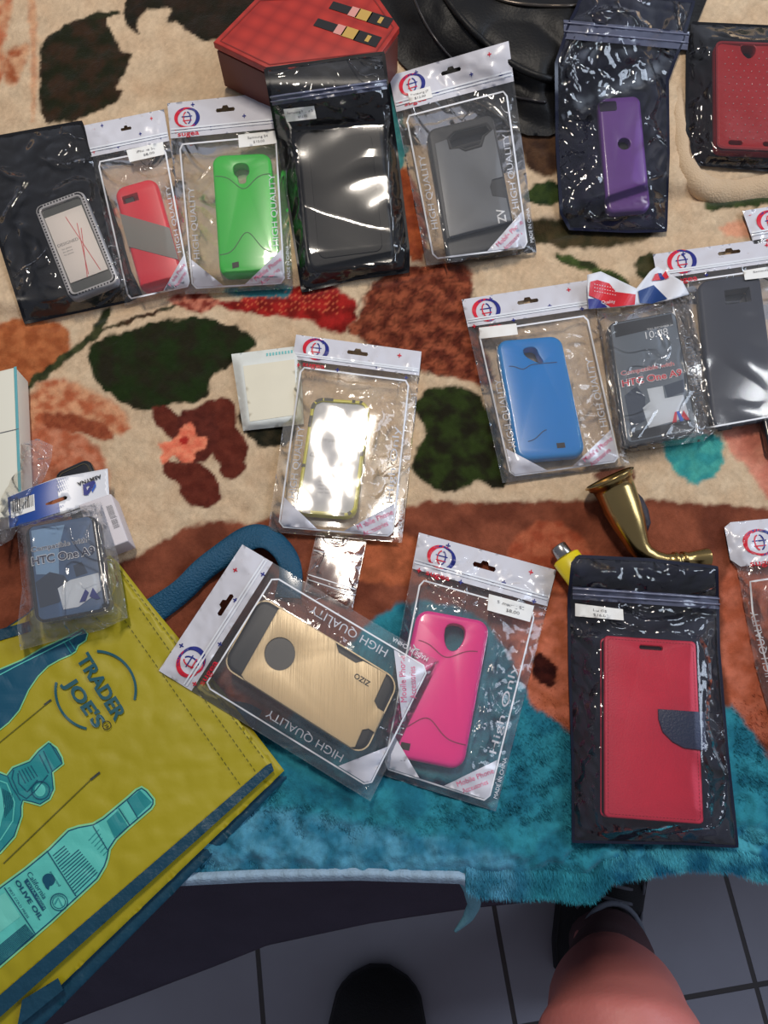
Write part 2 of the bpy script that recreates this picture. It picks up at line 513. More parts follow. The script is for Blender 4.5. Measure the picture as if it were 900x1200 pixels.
for nm, (x0, x1, y0, y1) in {'f': (-0.93, 0.93, yb + 0.05, yb + 1.46)}.items():
    v = [(x, y, z) for z in (0.2, 0.295) for x, y in ((x0, y0), (x1, y0), (x1, y1), (x0, y1))]
    mb2.add(v, [(3, 2, 1, 0), (4, 5, 6, 7), (0, 1, 5, 4), (1, 2, 6, 5), (2, 3, 7, 6), (3, 0, 4, 7)], mat('bed_frame_wood', (42, 34, 30), 0.5, var=0.2))
mb2.build('bed_frame', root, False)
for x in (-0.85, 0.85):
    for y in (yb + 0.12, yb + 1.38):
        V, F = tube([(x, y, 0.0), (x, y, 0.1), (x, y, 0.2)], [0.022, 0.026, 0.03], 16)
        mesh_obj('leg', V, F, mat('bed_frame_wood', (42, 34, 30), 0.5, var=0.2), None, root)

# dark cover hanging out from under the blanket
low = np.array([(-400, 1330), (-200, 1300), (40, 1215), (100, 1190), (200, 1150), (310, 1108), (440, 1082), (560, 1064), (650, 1054), (680, 1030), (720, 1018)], float)
xs = np.linspace(-400, 715, 220); nt_ = 44
yl = np.interp(xs, low[:, 0], low[:, 1])
V = []
for j in range(nt_):
    t = j / (nt_ - 1)
    yt = 985.0
    y = yt + (yl - yt) * t
    drop = 0.022 + 0.22 * t * np.clip((yl - yt) / 150, 0.15, 1.6) ** 1.0
    zz = ZB - drop + 0.003 * np.sin(xs / 23.0 + 1.5 * t) * t + 0.004 * np.sin(xs / 51.0 + 4 * t) * t
    P = np.stack([xs + 6 * np.sin(t * 5 + xs / 80) * t, y], 1)
    d = ray(P); k = (zz - CAMZ) / d[:, 2]; r = d * k[:, None]; r[:, 2] += CAMZ
    V.append(r)
V = np.concatenate(V); n = len(xs)
F = [(j * n + i, (j + 1) * n + i, (j + 1) * n + i + 1, j * n + i + 1) for j in range(nt_ - 1) for i in range(n - 1)]
sh = mesh_obj('bed_cover', V, F, mat('dark_cover_cloth', (74, 70, 84), 0.95, var=0.18, vscale=25, bump=0.5, bscale=900, spec=0.15))
sh.modifiers.new('thickness', 'SOLIDIFY').thickness = 0.002
tag(sh, 'plain dark grey bed cover hanging below the turquoise hem of the blanket', 'bed cover')

# ---------------- the plush blanket and its woven-in print (pile colours, plus a crease line and a shadow painted in)
step = 2.3
xs = np.arange(-260, 1170, step)
yh = np.interp(xs, _hem[:, 0], _hem[:, 1]) + 1.5 * np.sin(xs / 7.3)
rows = []
ts = np.concatenate([np.arange(0, 1000, step) / 1000.0, np.linspace(1.0, 1.35, 120)[1:]])
for t in ts: rows.append(np.stack([xs, yh - (yh * 1.0) * t], 1))
PX = np.concatenate(rows)
def R(*a): return a
BE = (204, 178, 146)
BR = (138, 76, 54)
MR = (88, 36, 26)
TQ = (48, 134, 150)
GR = (34, 32, 18)
prints = [
 # pts, colour, softness, second colour, variation scale
 ([(-300, 600), (60, 560), (95, 640), (120, 665), (150, 660), (190, 640), (225, 618), (265, 612), (300, 618), (340, 600), (400, 640), (470, 600), (500, 590), (560, 592), (640, 590), (760, 588), (900, 600), (1200, 610), (1200, 1100), (-300, 1100)], BR, 5, (104, 54, 38), 30),
 ([(380, 640), (470, 625), (500, 640), (520, 680), (470, 690), (400, 680)], (176, 96, 62), 6, (150, 82, 52), 12),
 ([(590, 640), (640, 605), (690, 640), (700, 690), (640, 700), (600, 680)], (176, 96, 66), 7, (150, 70, 45), 9),
 ([(600, 700), (680, 700), (680, 860), (620, 840), (595, 790)], (196, 112, 84), 7, (170, 92, 62), 10),
 ([(840, 640), (930, 660), (960, 880), (880, 870), (845, 830)], (196, 112, 86), 8, (176, 92, 64), 12),
 ([(622, 772), (630, 764), (645, 776), (652, 790), (648, 805), (632, 806), (622, 795)], (60, 22, 16), 3, (40, 12, 10), 6),
 ([(-300, 860), (280, 850), (310, 845), (340, 850), (420, 740), (480, 700), (560, 720), (590, 760), (610, 800), (622, 832), (650, 842), (672, 870), (720, 872), (790, 860), (840, 828), (856, 830), (872, 850), (890, 880), (905, 900), (1250, 900), (1250, 1100), (-300, 1100)], TQ, 6, (34, 108, 128), 22),
 ([(-300, 950), (300, 940), (420, 965), (560, 990), (620, 1010), (610, 1060), (-300, 1060)], (84, 150, 176), 18, (44, 112, 138), 16),
 ([(700, 985), (800, 975), (960, 960), (1000, 1010), (720, 1040)], (74, 160, 176), 14, (30, 100, 130), 14),
 ([(60, 440), (130, 470), (160, 500), (140, 520), (100, 505), (70, 500), (40, 520), (30, 480)], (170, 92, 60), 8, (206, 150, 112), 9),
 ([(40, 500), (90, 505), (130, 540), (130, 600), (90, 640), (20, 620), (-20, 560)], (196, 128, 98), 9, (170, 92, 62), 9),
 ([(50, 495), (60, 486), (100, 492), (125, 500), (142, 520), (120, 520), (90, 508), (60, 510)], (130, 62, 40), 5, (150, 80, 52), 5),
 ([(0, 380), (70, 378), (88, 395), (80, 430), (60, 440), (30, 460), (-40, 480), (-40, 400)], (176, 104, 62), 6, (150, 80, 44), 9),
 ([(28, 462), (36, 452), (75, 420), (108, 398), (120, 372), (134, 362), (132, 376), (118, 402), (90, 422), (45, 458)], (62, 66, 38), 3, (40, 46, 24), 9),
 ([(110, 396), (150, 380), (200, 362), (236, 352), (236, 356), (190, 370), (140, 390)], (60, 58, 38), 2, (60, 40, 24), 9),  # leaf stem, with the dark of the fold crease painted in
 ([(103, 417), (120, 402), (150, 392), (190, 380), (236, 376), (256, 378), (262, 386), (285, 388), (306, 408), (292, 416), (275, 432), (246, 446), (250, 462), (240, 476), (214, 474), (190, 484), (168, 486), (140, 472), (118, 456), (108, 438)], GR, 3, (30, 44, 16), 16),
 ([(177, 484), (190, 478), (212, 488), (222, 505), (214, 520), (200, 516), (188, 506)], MR, 3, (100, 44, 32), 7),
 ([(236, 480), (256, 470), (272, 470), (279, 486), (278, 506), (290, 516), (293, 534), (288, 556), (276, 568), (262, 562), (257, 545), (246, 532), (236, 520)], MR, 3, (100, 44, 32), 7),
 ([(194, 542), (210, 546), (236, 546), (252, 556), (263, 582), (258, 594), (246, 598), (228, 597), (216, 586), (208, 566), (192, 556)], MR, 3, (100, 44, 32), 7),
 ([(205, 490), (250, 476), (262, 520), (240, 550), (205, 545)], (96, 42, 32), 4, (80, 34, 26), 7),
 ([(275, 482), (320, 478), (330, 525), (296, 522)], (52, 26, 18), 4, (36, 30, 20), 8),
 ([(280, 490), (300, 484), (345, 480), (350, 520), (330, 528), (296, 526)], (50, 44, 30), 4, (30, 30, 20), 8),
 ([(187, 526), (192, 520), (206, 520), (212, 514), (214, 504), (222, 500), (230, 502), (232, 515), (246, 516), (246, 528), (232, 532), (230, 546), (216, 546), (210, 534), (194, 550), (187, 540), (196, 532)], (222, 112, 84), 3, (236, 140, 106), 5),
 ([(212, 516), (222, 514), (224, 524), (214, 526)], (170, 44, 36), 2, (170, 44, 36), 5),
 ([(195, 352), (240, 348), (262, 356), (254, 368), (230, 372), (208, 362)], (120, 44, 32), 4, (196, 120, 96), 5),
 ([(245, 362), (300, 352), (345, 338), (396, 338), (414, 350), (420, 372), (410, 390), (392, 396), (378, 390), (366, 380), (330, 376), (290, 372)], (160, 34, 30), 4, (112, 22, 18), 8),
 ([(262, 345), (300, 340), (345, 338), (344, 352), (310, 354), (270, 352)], (58, 122, 130), 3, (58, 122, 130), 9),
 ([(404, 392), (424, 372), (430, 340), (470, 318), (540, 310), (556, 330), (550, 356), (562, 400), (580, 450), (566, 460), (545, 448), (500, 444), (460, 420), (420, 402)], (150, 78, 52), 5, (96, 42, 28), 8),
 ([(350, 330), (380, 315), (430, 312), (425, 345), (415, 360), (395, 340)], (210, 186, 154), 5, (210, 186, 154), 9),
 ([(450, 190), (475, 200), (500, 250), (500, 310), (478, 312), (470, 260)], (158, 78, 44), 4, (128, 58, 34), 9),
 ([(440, 100), (462, 104), (478, 170), (474, 206), (456, 196)], (74, 140, 140), 3, (54, 120, 126), 12),
 ([(540, 270), (600, 262), (640, 262), (700, 262), (760, 268), (764, 282), (740, 292), (700, 296), (660, 298), (640, 290), (620, 294), (600, 300), (560, 300)], (52, 48, 28), 5, (70, 58, 36), 9),
 ([(610, 236), (624, 222), (645, 216), (656, 222), (660, 240), (640, 248), (620, 244)], (52, 66, 30), 3, (30, 44, 20), 9),
 ([(590, 60), (650, 130), (660, 200), (640, 218), (610, 200), (590, 120)], (78, 54, 36), 6, (52, 34, 24), 9),  # leaf and the shadow beside the grey pouch, painted as one dark brown
 ([(645, 300), (664, 304), (700, 316), (730, 330), (740, 345), (716, 342), (690, 326), (650, 312)], (66, 82, 38), 3, (44, 50, 26), 9),
 ([(740, 310), (765, 300), (790, 320), (760, 338), (742, 330)], (66, 62, 38), 3, (44, 50, 26), 9),
 ([(482, 478), (500, 460), (520, 457), (545, 458), (562, 468), (568, 478), (580, 500), (588, 540), (596, 566), (584, 580), (566, 566), (552, 568), (540, 579), (516, 580), (492, 566), (480, 552), (486, 532), (500, 512), (492, 496)], (30, 28, 16), 4, (44, 56, 22), 12),
 ([(776, 512), (836, 506), (846, 540), (838, 562), (806, 572), (786, 556), (776, 536)], (72, 160, 150), 4, (52, 140, 140), 9),
 ([(838, 502), (960, 480), (980, 570), (900, 600), (880, 560), (850, 532)], (214, 142, 118), 5, (196, 118, 98), 14),
 ([(690, 555), (740, 550), (742, 570), (700, 572)], (100, 60, 45), 4, (100, 60, 45), 9),
 ([(820, 240), (870, 236), (900, 232), (960, 236), (960, 246), (900, 246), (850, 250), (824, 256)], (58, 70, 32), 3, (40, 50, 24), 9),
 ([(838, 268), (880, 262), (884, 282), (850, 286)], (218, 156, 124), 5, (218, 156, 124), 9),
 ([(800, -40), (960, -50), (960, 14), (890, 4), (830, -2)], (58, 62, 34), 4, (40, 50, 24), 9),
 ([(49, 60), (60, 50), (85, 34), (104, 27), (128, 23), (130, 40), (139, 56), (146, 70), (158, 69), (152, 88), (142, 102), (138, 110), (152, 114), (140, 124), (120, 136), (100, 145), (80, 152), (50, 150)], (30, 32, 16), 3, (52, 36, 22), 12),
 ([(100, 28), (116, 22), (136, 19), (150, 22), (136, 26), (118, 30)], (44, 44, 26), 2, (44, 44, 26), 9),
 ([(148, 20), (150, 4), (165, -20), (310, -40), (330, 10), (290, 26), (262, 50), (240, 56), (222, 46), (210, 34), (194, 30), (206, 20), (196, 16), (176, 18), (164, 28), (162, 42), (168, 49), (158, 48), (150, 36)], (30, 28, 18), 3, (44, 32, 22), 12),
 ([(-40, -60), (18, -60), (20, 20), (8, 50), (10, 100), (-30, 160)], (176, 100, 66), 6, (206, 158, 120), 12),
 ([(8, 66), (40, 55), (34, 80), (20, 110), (6, 100)], (150, 78, 44), 7, (206, 158, 120), 9),
 ([(34, -20), (42, -20), (48, 60), (44, 150), (40, 150), (40, 60)], (192, 140, 106), 6, (206, 158, 120), 9),
]
def paint(P):
    base = np.tile(np.array(lin(BE)), (len(P), 1))
    nz = vnoise(P, 150, 1, 4)[:, None] * 0.5 + 0.5
    nm = vnoise(P, 60, 9, 3)[:, None]
    base = base * (1 + np.array([0.05, 0.09, 0.12]) * nm) * (0.90 + 0.10 * nz) + np.array(lin((232, 200, 170))) * 0.05 * (1 - nz)
    n1 = vnoise(P, 22, 2, 3); n2 = vnoise(P, 26, 4, 3)
    Q = P + 2.6 * np.stack([n1, n2], 1)
    for pts, col, soft, col2, vs in prints:
        pts = smooth_poly(pts, 1); lo = pts.min(0) - 30; hi = pts.max(0) + 30
        ix = np.where((Q[:, 0] > lo[0]) & (Q[:, 0] < hi[0]) & (Q[:, 1] > lo[1]) & (Q[:, 1] < hi[1]))[0]
        if not len(ix): continue
        d = sdist(Q[ix], pts)
        a = sstep(0.5 - d / (soft * 1.1))[:, None]
        k = sstep(0.5 + 0.75 * vnoise(P[ix], vs * 3.2, 7, 3))[:, None]
        c = np.array(lin(col)) * (1 - k) + np.array(lin(col2)) * k
        base[ix] = base[ix] * (1 - a) + c * a
    # feathery dark strokes in the brown plume
    pl = inside(Q, [(404, 392), (430, 340), (470, 318), (552, 330), (580, 450), (500, 444)])
    s = np.abs(np.sin(Q[:, 0] * 0.16 + Q[:, 1] * 0.34 + 2 * n1)) ** 6
    base[pl] *= (1 - 0.5 * s[pl])[:, None]
    # dots in the red bloom
    rb = inside(Q, [(262, 360), (345, 345), (396, 345), (410, 372), (330, 372)])
    s = (np.sin(P[:, 0] * 0.8) * np.sin(P[:, 1] * 0.9) > 0.55) & rb
    base[s] = base[s] * 0.5 + np.array(lin((226, 120, 80))) * 0.5
    fz = 1 + 0.07 * vnoise(P, 9, 6, 2) + 0.09 * vnoise(P, 31, 8, 3) + 0.03 * RNG.normal(size=len(P))
    return np.clip(base * fz[:, None], 0, 1)
W = D(PX, 0.0)
lower = sstep((PX[:, 1] - 860) / 120)
W[:, 2] += 0.0009 * vnoise(PX, 34, 8, 3) * (0.7 + 1.6 * lower) + 0.00012 * RNG.normal(size=len(PX))
# soft rumples of the turquoise end
rum = [([(690, 1012), (800, 1006), (870, 1002), (960, 996)], 0.0015, 0.006), ([(240, 985), (400, 1003), (560, 1000), (640, 990)], 0.004, 0.010),
       ([(860, 950), (900, 955), (980, 958)], 0.003, 0.006), ([(330, 900), (420, 930), (480, 940)], 0.005, 0.010)]
for pts, hh, ww in rum:
    q = D(pts)[:, :2]; W[:, 2] += hh * np.exp(-(seg_dist(W[:, :2], q, False) / ww) ** 2)
W[:, 2] += 0.006
colr = paint(PX)
n = len(xs); m_ = len(ts)
# underside rim rows so the blanket has thickness at its lower edge
rim = []
for k, (dz, dp) in enumerate([(-0.004, 2.5), (-0.010, 2.0), (-0.013, -6), (-0.013, -26)]):
    P = PX[:n] + [0, dp]; r = at_z(P, 0.5); r = W[:n].copy(); r[:, 1] -= dp * 0.0006; r[:, 2] += dz; rim.append(r)
Vb = np.concatenate(rim[::-1] + [W]); cb = np.concatenate([colr[:n]] * 4 + [colr])
M = m_ + 4
idx = np.arange(M * n).reshape(M, n)
Fb = np.stack([idx[:-1, :-1], idx[:-1, 1:], idx[1:, 1:], idx[1:, :-1]], 2).reshape(-1, 4)
def plush_mat():
    m = bpy.data.materials.new('plush_pile'); m.use_nodes = True
    nt = m.node_tree; N = nt.nodes; L = nt.links; p = N['Principled BSDF']
    at = N.new('ShaderNodeAttribute'); at.attribute_name = 'pile_colour'
    tc = N.new('ShaderNodeTexCoord')
    n1 = N.new('ShaderNodeTexNoise'); n1.inputs['Scale'].default_value = 900; n1.inputs['Detail'].default_value = 3
    n2 = N.new('ShaderNodeTexNoise'); n2.inputs['Scale'].default_value = 160; n2.inputs['Detail'].default_value = 4; n2.inputs['Distortion'].default_value = 1.0
    for q in (n1, n2): L.new(tc.outputs['Object'], q.inputs['Vector'])
    ad = N.new('ShaderNodeMath'); ad.operation = 'ADD'; L.new(n1.outputs['Fac'], ad.inputs[0]); L.new(n2.outputs['Fac'], ad.inputs[1])
    bp = N.new('ShaderNodeBump'); bp.inputs['Strength'].default_value = 0.4; bp.inputs['Distance'].default_value = 0.0012
    L.new(ad.outputs[0], bp.inputs['Height']); L.new(bp.outputs[0], p.inputs['Normal'])
    mr = N.new('ShaderNodeMapRange'); mr.inputs['From Min'].default_value = 0.3; mr.inputs['From Max'].default_value = 0.7
    mr.inputs['To Min'].default_value = 0.92; mr.inputs['To Max'].default_value = 1.07
    L.new(n2.outputs['Fac'], mr.inputs['Value'])
    vm = N.new('ShaderNodeVectorMath'); vm.operation = 'SCALE'; L.new(at.outputs['Color'], vm.inputs[0]); L.new(mr.outputs[0], vm.inputs['Scale'])
    L.new(vm.outputs[0], p.inputs['Base Color'])
    p.inputs['Roughness'].default_value = 0.95; p.inputs['Specular IOR Level'].default_value = 0.1
    p.inputs['Sheen Weight'].default_value = 0.25; p.inputs['Sheen Roughness'].default_value = 0.4
    return m
plush = plush_mat()
def fast_mesh(name, V, F, cols, mtl, loc):
    me = bpy.data.meshes.new(name); k = F.shape[1]
    V = V - np.array(loc)
    me.vertices.add(len(V)); me.vertices.foreach_set('co', V.ravel().astype(np.float32))
    me.loops.add(len(F) * k); me.loops.foreach_set('vertex_index', F.ravel().astype(np.int32))
    me.polygons.add(len(F)); me.polygons.foreach_set('loop_start', np.arange(0, len(F) * k, k, dtype=np.int32))
    me.polygons.foreach_set('loop_total', np.full(len(F), k, dtype=np.int32))
    me.update(calc_edges=True); me.polygons.foreach_set('use_smooth', [True] * len(F))
    a = me.color_attributes.new('pile_colour', 'FLOAT_COLOR', 'POINT')
    a.data.foreach_set('color', np.column_stack([cols, np.ones(len(cols))]).ravel().astype(np.float32))
    me.materials.append(mtl)
    o = bpy.data.objects.new(name, me); COL.objects.link(o); return o
broot = thing('plush_blanket', (0.0, 0.3, ZB), 'thick plush flowered blanket in beige, rust brown and turquoise, the bags laid out on it', 'blanket')
bo = fast_mesh('blanket_cloth', Vb, Fb, cb, plush, (0.0, 0.3, ZB)); bo.parent = broot
# turned hem band along the left part of the lower edge, and the loose strip of binding
hx = np.linspace(-400, 545, 260)
hy = np.interp(hx, _hem[:, 0], _hem[:, 1])
Pm = [np.stack([hx, hy - 9 + 15 * k / 5.0], 1) for k in range(6)]
hh = [0.008 + 0.004 * math.sin(math.pi * k / 5) + 0.0006 * np.sin(hx / 3.1) for k in range(6)]
Vh = np.concatenate([D(p, h) for p, h in zip(Pm, hh)]); nh = len(hx)
Fh = [(j * nh + i, (j + 1) * nh + i, (j + 1) * nh + i + 1, j * nh + i + 1) for j in range(5) for i in range(nh - 1)]
hem = mesh_obj('hem_binding', Vh, Fh, mat('binding_cloth', (150, 176, 196), 0.8, var=0.15, vscale=150, bump=0.5, bscale=500), None, broot)
cen = [(541, 1024), (552, 1042), (556, 1060), (548, 1076), (533, 1092)]
cp = np.array([[np.interp(t, range(5), [c[0] for c in cen]), np.interp(t, range(5), [c[1] for c in cen])] for t in np.linspace(0, 4, 24)])
tt = np.gradient(cp, axis=0); tt /= np.linalg.norm(tt, axis=1)[:, None]; nn = np.stack([tt[:, 1], -tt[:, 0]], 1)
wd = np.interp(np.linspace(0, 1, 24), [0, .3, .7, 1], [8, 9, 7, 2])
zz = np.interp(np.linspace(0, 1, 24), [0, 1], [ZB + 0.002, ZB - 0.05])
st = []
for k in range(5):
    a = (k - 2) / 2.0
    P = cp + nn * (wd * a)[:, None]; d = ray(P); kk = (zz + 0.002 * math.cos(a * 1.5) - CAMZ) / d[:, 2]; r = d * kk[:, None]; r[:, 2] += CAMZ; st.append(r)
Vs = np.concatenate(st); Fs = [(j * 24 + i, j * 24 + i + 1, (j + 1) * 24 + i + 1, (j + 1) * 24 + i) for j in range(4) for i in range(23)]
so = mesh_obj('loose_binding_strip', Vs, Fs, mat('binding_cloth_teal', (104, 160, 176), 0.8, var=0.2, vscale=150, bump=0.4, bscale=500), None, broot)
so.modifiers.new('thickness', 'SOLIDIFY').thickness = 0.001

# pile fibres: short tapered tufts standing on the cloth
def tufts(P, length, lean, wdt, name, tip_gain=1.0):
    B = D(P, 0.0); B[:, 2] += 0.0055
    k = len(P); cl = paint(P)
    ang = RNG.uniform(0, 6.28, k)
    dr = np.stack([lean[0] + 0.45 * np.cos(ang), lean[1] + 0.45 * np.sin(ang), np.full(k, 1.0)], 1)
    dr /= np.linalg.norm(dr, axis=1)[:, None]
    ln = length * RNG.uniform(0.6, 1.3, k)
    tip = B + dr * ln[:, None]
    a2 = RNG.uniform(0, 6.28, k); sd = np.stack([np.cos(a2), np.sin(a2), np.zeros(k)], 1) * wdt
    V = np.stack([B - sd, B + sd, tip], 1).reshape(-1, 3)
    F = np.arange(k * 3).reshape(-1, 3)
    vr = RNG.uniform(0.88, 1.15, k)[:, None]
    cc = np.repeat(np.clip(cl * vr, 0, 1), 3, 0); cc[2::3] = np.clip(cc[2::3] * tip_gain, 0, 1)
    o = fast_mesh(name, V, F, cc, fib, (0.0, 0.3, ZB)); o.parent = broot; o['kind'] = 'stuff'
    return o
fib = bpy.data.materials.new('pile_fibre'); fib.use_nodes = True
_n = fib.node_tree.nodes; _at = _n.new('ShaderNodeAttribute'); _at.attribute_name = 'pile_colour'
fib.node_tree.links.new(_at.outputs['Color'], _n['Principled BSDF'].inputs['Base Color'])
_n['Principled BSDF'].inputs['Roughness'].default_value = 0.8; _n['Principled BSDF'].inputs['Specular IOR Level'].default_value = 0.15
k = 70000
P = np.stack([RNG.uniform(-60, 960, k), RNG.uniform(800, 1045, k)], 1)
P = P[sstep((P[:, 1] - 800) / 90) > RNG.uniform(0, 1, k)]
P = P[P[:, 1] < np.interp(P[:, 0], _hem[:, 0], _hem[:, 1]) - 2]
for pq in ([(671, 652), (840, 665), (864, 992), (672, 986)], [(491, 624), (652, 668), (581, 951), (438, 905)], [(186, 786), (284, 638), (515, 775), (434, 939)], [(849, 613), (985, 600), (1030, 860), (912, 872)], [(100, 640), (336, 912), (46, 1206), (-120, 1300)]):
    P = P[~inside(P, pq)]      # pile pressed flat under the packages
P1 = P
tufts(P1, 0.0026, (0.5, -0.9), 0.0005, 'pile')
k = 42000
xx = RNG.uniform(545, 1000, k); P = np.stack([xx, np.interp(xx, _hem[:, 0], _hem[:, 1]) + RNG.uniform(-26, 1.5, k)], 1)
tufts(P, 0.0065, (0.1, -1.5), 0.00035, 'edge_pile', 1.6)

# rolled-over cream edge by the red case, upper right
cp = np.array([(798, 90), (794, 130), (797, 172), (806, 204), (828, 225), (862, 229), (905, 219), (980, 212), (1060, 216)], float)
for _ in range(2):
    cp = np.concatenate([cp[:1], np.stack([0.75 * cp[:-1] + 0.25 * cp[1:], 0.25 * cp[:-1] + 0.75 * cp[1:]], 1).reshape(-1, 2), cp[-1:]])
cp = resample(cp, 5, False); kk = np.linspace(0, 1, len(cp))
gr_ = np.interp(kk, [0, .10, .28, .45, 1], [.15, .42, .62, 1.0, 1.05])
V, F = tube(D(cp, 0.0025 + 0.002 * gr_), [(0.0135 * g * (1 + 0.08 * math.sin(11 * q)), 0.0100 * g) for g, q in zip(gr_, kk)], 24)
V += 0.0005 * np.stack([vnoise(V[:, :2], 0.02, 2, 2), vnoise(V[:, :2], 0.02, 4, 2), vnoise(V[:, :2], 0.02, 6, 2)], 1)
mesh_obj('rolled_edge', V, F, mat('cream_pile', (204, 178, 146), 0.95, var=0.14, vscale=40, bump=0.5, bscale=700, spec=0.1, sheen=0.2), None, broot)

# ================================================================== PACKAGES
LIFT = 0.0082                 # things rest on top of the pile
WHITE = mat('header_white', (214, 214, 222), 0.28, var=0.03, coat=0.5)
PWHITE = mat('print_white', (232, 234, 238), 0.4)
PGREY = mat('print_light_grey', (200, 202, 208), 0.4)
NAVY = mat('logo_navy', (34, 44, 128), 0.4)
REDP = mat('logo_red', (214, 34, 56), 0.4)
PINKT = mat('print_pink', (226, 110, 146), 0.4)
STK = mat('sticker_paper', (240, 240, 236), 0.6)
INK = mat('ink_grey', (96, 96, 100), 0.6)
BLK = mat('ink_black', (20, 20, 24), 0.5)
FILM = film_mat('clear_film', haze=0.045, rough=0.10, bump=0.5, gain=1.0, scale=17)
FILMC = film_mat('crinkled_clear_film', haze=0.06, rough=0.10, bump=0.9, gain=1.2, scale=30)
FILMB = film_mat('clear_front_over_black', haze=0.006, rough=0.08, bump=1.0, gain=1.4, scale=11)
BSHEET = mat('black_back_film', (13, 14, 19), 0.35, bump=0.15, bscale=40, spec=0.3)

ol = smooth_poly([(436, -70), (442, 10), (462, 66), (486, 90), (530, 104), (580, 130), (606, 158), (655, 160), (700, 120), (770, 100), (812, 40), (840, -30), (820, -90)], 1)
def hbag(P):                   # height of the soft handbag, also what the two leaning pouches rest on
    P = np.asarray(P, float).reshape(-1, 2)
    de = np.maximum(-sdist(P, ol), 0)
    return 0.0005 + 0.026 * sstep(de / 85) + 0.005 * np.abs(vnoise(P, 120, 5, 2)) * np.clip(de / 40, 0, 1)
def lean(P):
    P = np.asarray(P, float).reshape(-1, 2); de = np.maximum(-sdist(P, ol), 0)
    return 0.0015 + 0.026 * sstep(de / 85) + 0.0065 * np.clip(de / 40, 0, 1)
def box_rise(P):
    P = np.asarray(P, float).reshape(-1, 2)
    return 0.046 * sstep((185 - P[:, 1]) / 95)

class Bag:
    """a flat pouch seen at four photo corners (its own top-left, top-right, bottom-right, bottom-left)"""
    def __init__(s, name, TL, TR, BR, BL, base, label, cat, content=None, thick=0.009, wr=0.0006, outline=None, group=None, seed=0, rise=None):
        s.rise = rise; s.fold = 0.0005; s.frame = None; s.smin = 0.0
        s.q = np.array([TL, TR, BR, BL], float); s.base = base; s.thick = thick + 0.0010; s.wr = wr; s.seed = seed
        s.out = np.array(outline if outline is not None else s.q, float)
        s.content = np.array(content, float) if content is not None else None
        c = s.q.mean(0); s.root = thing(name, D([c], 0)[0], label, cat, group)
        s.W = (np.linalg.norm(s.q[1] - s.q[0]) + np.linalg.norm(s.q[2] - s.q[3])) / 2
        s.H = (np.linalg.norm(s.q[3] - s.q[0]) + np.linalg.norm(s.q[2] - s.q[1])) / 2
    def B(s, uv):
        uv = np.asarray(uv, float).reshape(-1, 2); u = uv[:, :1]; v = uv[:, 1:]
        a, b, c, d = s.q
        return a * (1 - u) * (1 - v) + b * u * (1 - v) + c * u * v + d * (1 - u) * v
    def lo(s, P):
        z = np.full(len(P), s.base)
        return z + s.rise(np.asarray(P, float)) if s.rise is not None else z
    def hf(s, P, off=0.0):
        de = np.maximum(-sdist(P, s.out), 0); z = s.lo(P)
        wv = np.abs(vnoise(P, 46, s.seed + 1, 2)) + 0.5 * np.abs(vnoise(P, 24, s.seed + 2, 1))
        tt_ = vnoise(P, 90, s.seed + 3, 1)
        if s.content is not None:
            dc = np.maximum(sdist(P, s.content) - 2, 0); k = de / (de + dc + 1e-6)
            z = z + s.thick * (k ** 1.25)
            act = 0.03 + 0.97 * sstep(dc / 8)
            z = z + s.fold * np.abs(np.sin(dc / 8.0 + 2.2 * vnoise(P, 45, s.seed + 4, 2))) * np.clip(dc / 6, 0, 1) * np.clip(de / 6, 0, 1)
        else: act = np.ones(len(P))
        z = z + s.wr * (wv * 2.0 - 0.3) * np.clip(de / 10, 0, 1) * act + 0.0006 * (tt_ + 1) * np.clip(de / 14, 0, 1) * act
        if s.frame is not None:
            ix = np.where(sdist(P, s.frame.px) < 4)[0]
            if len(ix):
                for _ in range(3):
                    g = (D(P[ix], z[ix]) - s.frame.c) @ s.frame.n; z[ix] += np.clip(s.clear - g, 0, 0.02)
        return z + off
    def film(s, m, name='clear_film', step=3.2, holes=(), outline=None, bottom=True):
        V, F = tess(outline if outline is not None else s.out, holes, step)
        mb_ = MB(); mb_.add(D(V, s.hf(V)), F, m)
        sl = np.ones(len(V)) if s.content is None else np.maximum(s.smin, sstep((sdist(V, s.content) + 1) / 7))
        if bottom: mb_.add(D(V, s.lo(V) + 0.0002), F[:, ::-1], m); sl = np.concatenate([sl, np.zeros(len(V))])
        o = mb_.build(name, s.root)
        o.data.attributes.new('slack', 'FLOAT', 'POINT').data.foreach_set('value', sl.astype(np.float32))
        return o
    def patch(s, poly_px, m, name, off=0.0003, holes=(), step=5, mb_=None, parent=None, flat_=False):
        V, F = tess(poly_px, holes, step)
        W = D(V, (s.base + off) if flat_ else s.hf(V, off))
        if mb_ is not None: mb_.add(W, F, m); return
        return mesh_obj(name, W, F, m, None, parent or s.root)
    def line(s, pts_uv, wd, m, mb_, off=0.0004, closed=False):
        V, F = stroke(s.B(pts_uv), wd, closed, 4.0); mb_.add(D(V, s.hf(V, off)), F, m)
    def text(s, t, uv, direction, length, height, m, mb_, off=0.0005, bold=0.0):
        """direction: angle in degrees in bag space (0 = along +u, 90 = up the bag); sizes in px"""
        o = s.B([uv])[0]; e = 0.02
        eu = s.B([[uv[0] + e, uv[1]]])[0] - o; eu /= np.linalg.norm(eu)
        ev = o - s.B([[uv[0], uv[1] + e]])[0]; ev /= np.linalg.norm(ev)
        a = math.radians(direction); dx = eu * math.cos(a) + ev * math.sin(a); dy = -eu * math.sin(a) + ev * math.cos(a)
        P, F = text_px(t, o, dx * length, dy * height, bold); mb_.add(D(P, s.hf(P, off)), F, m)

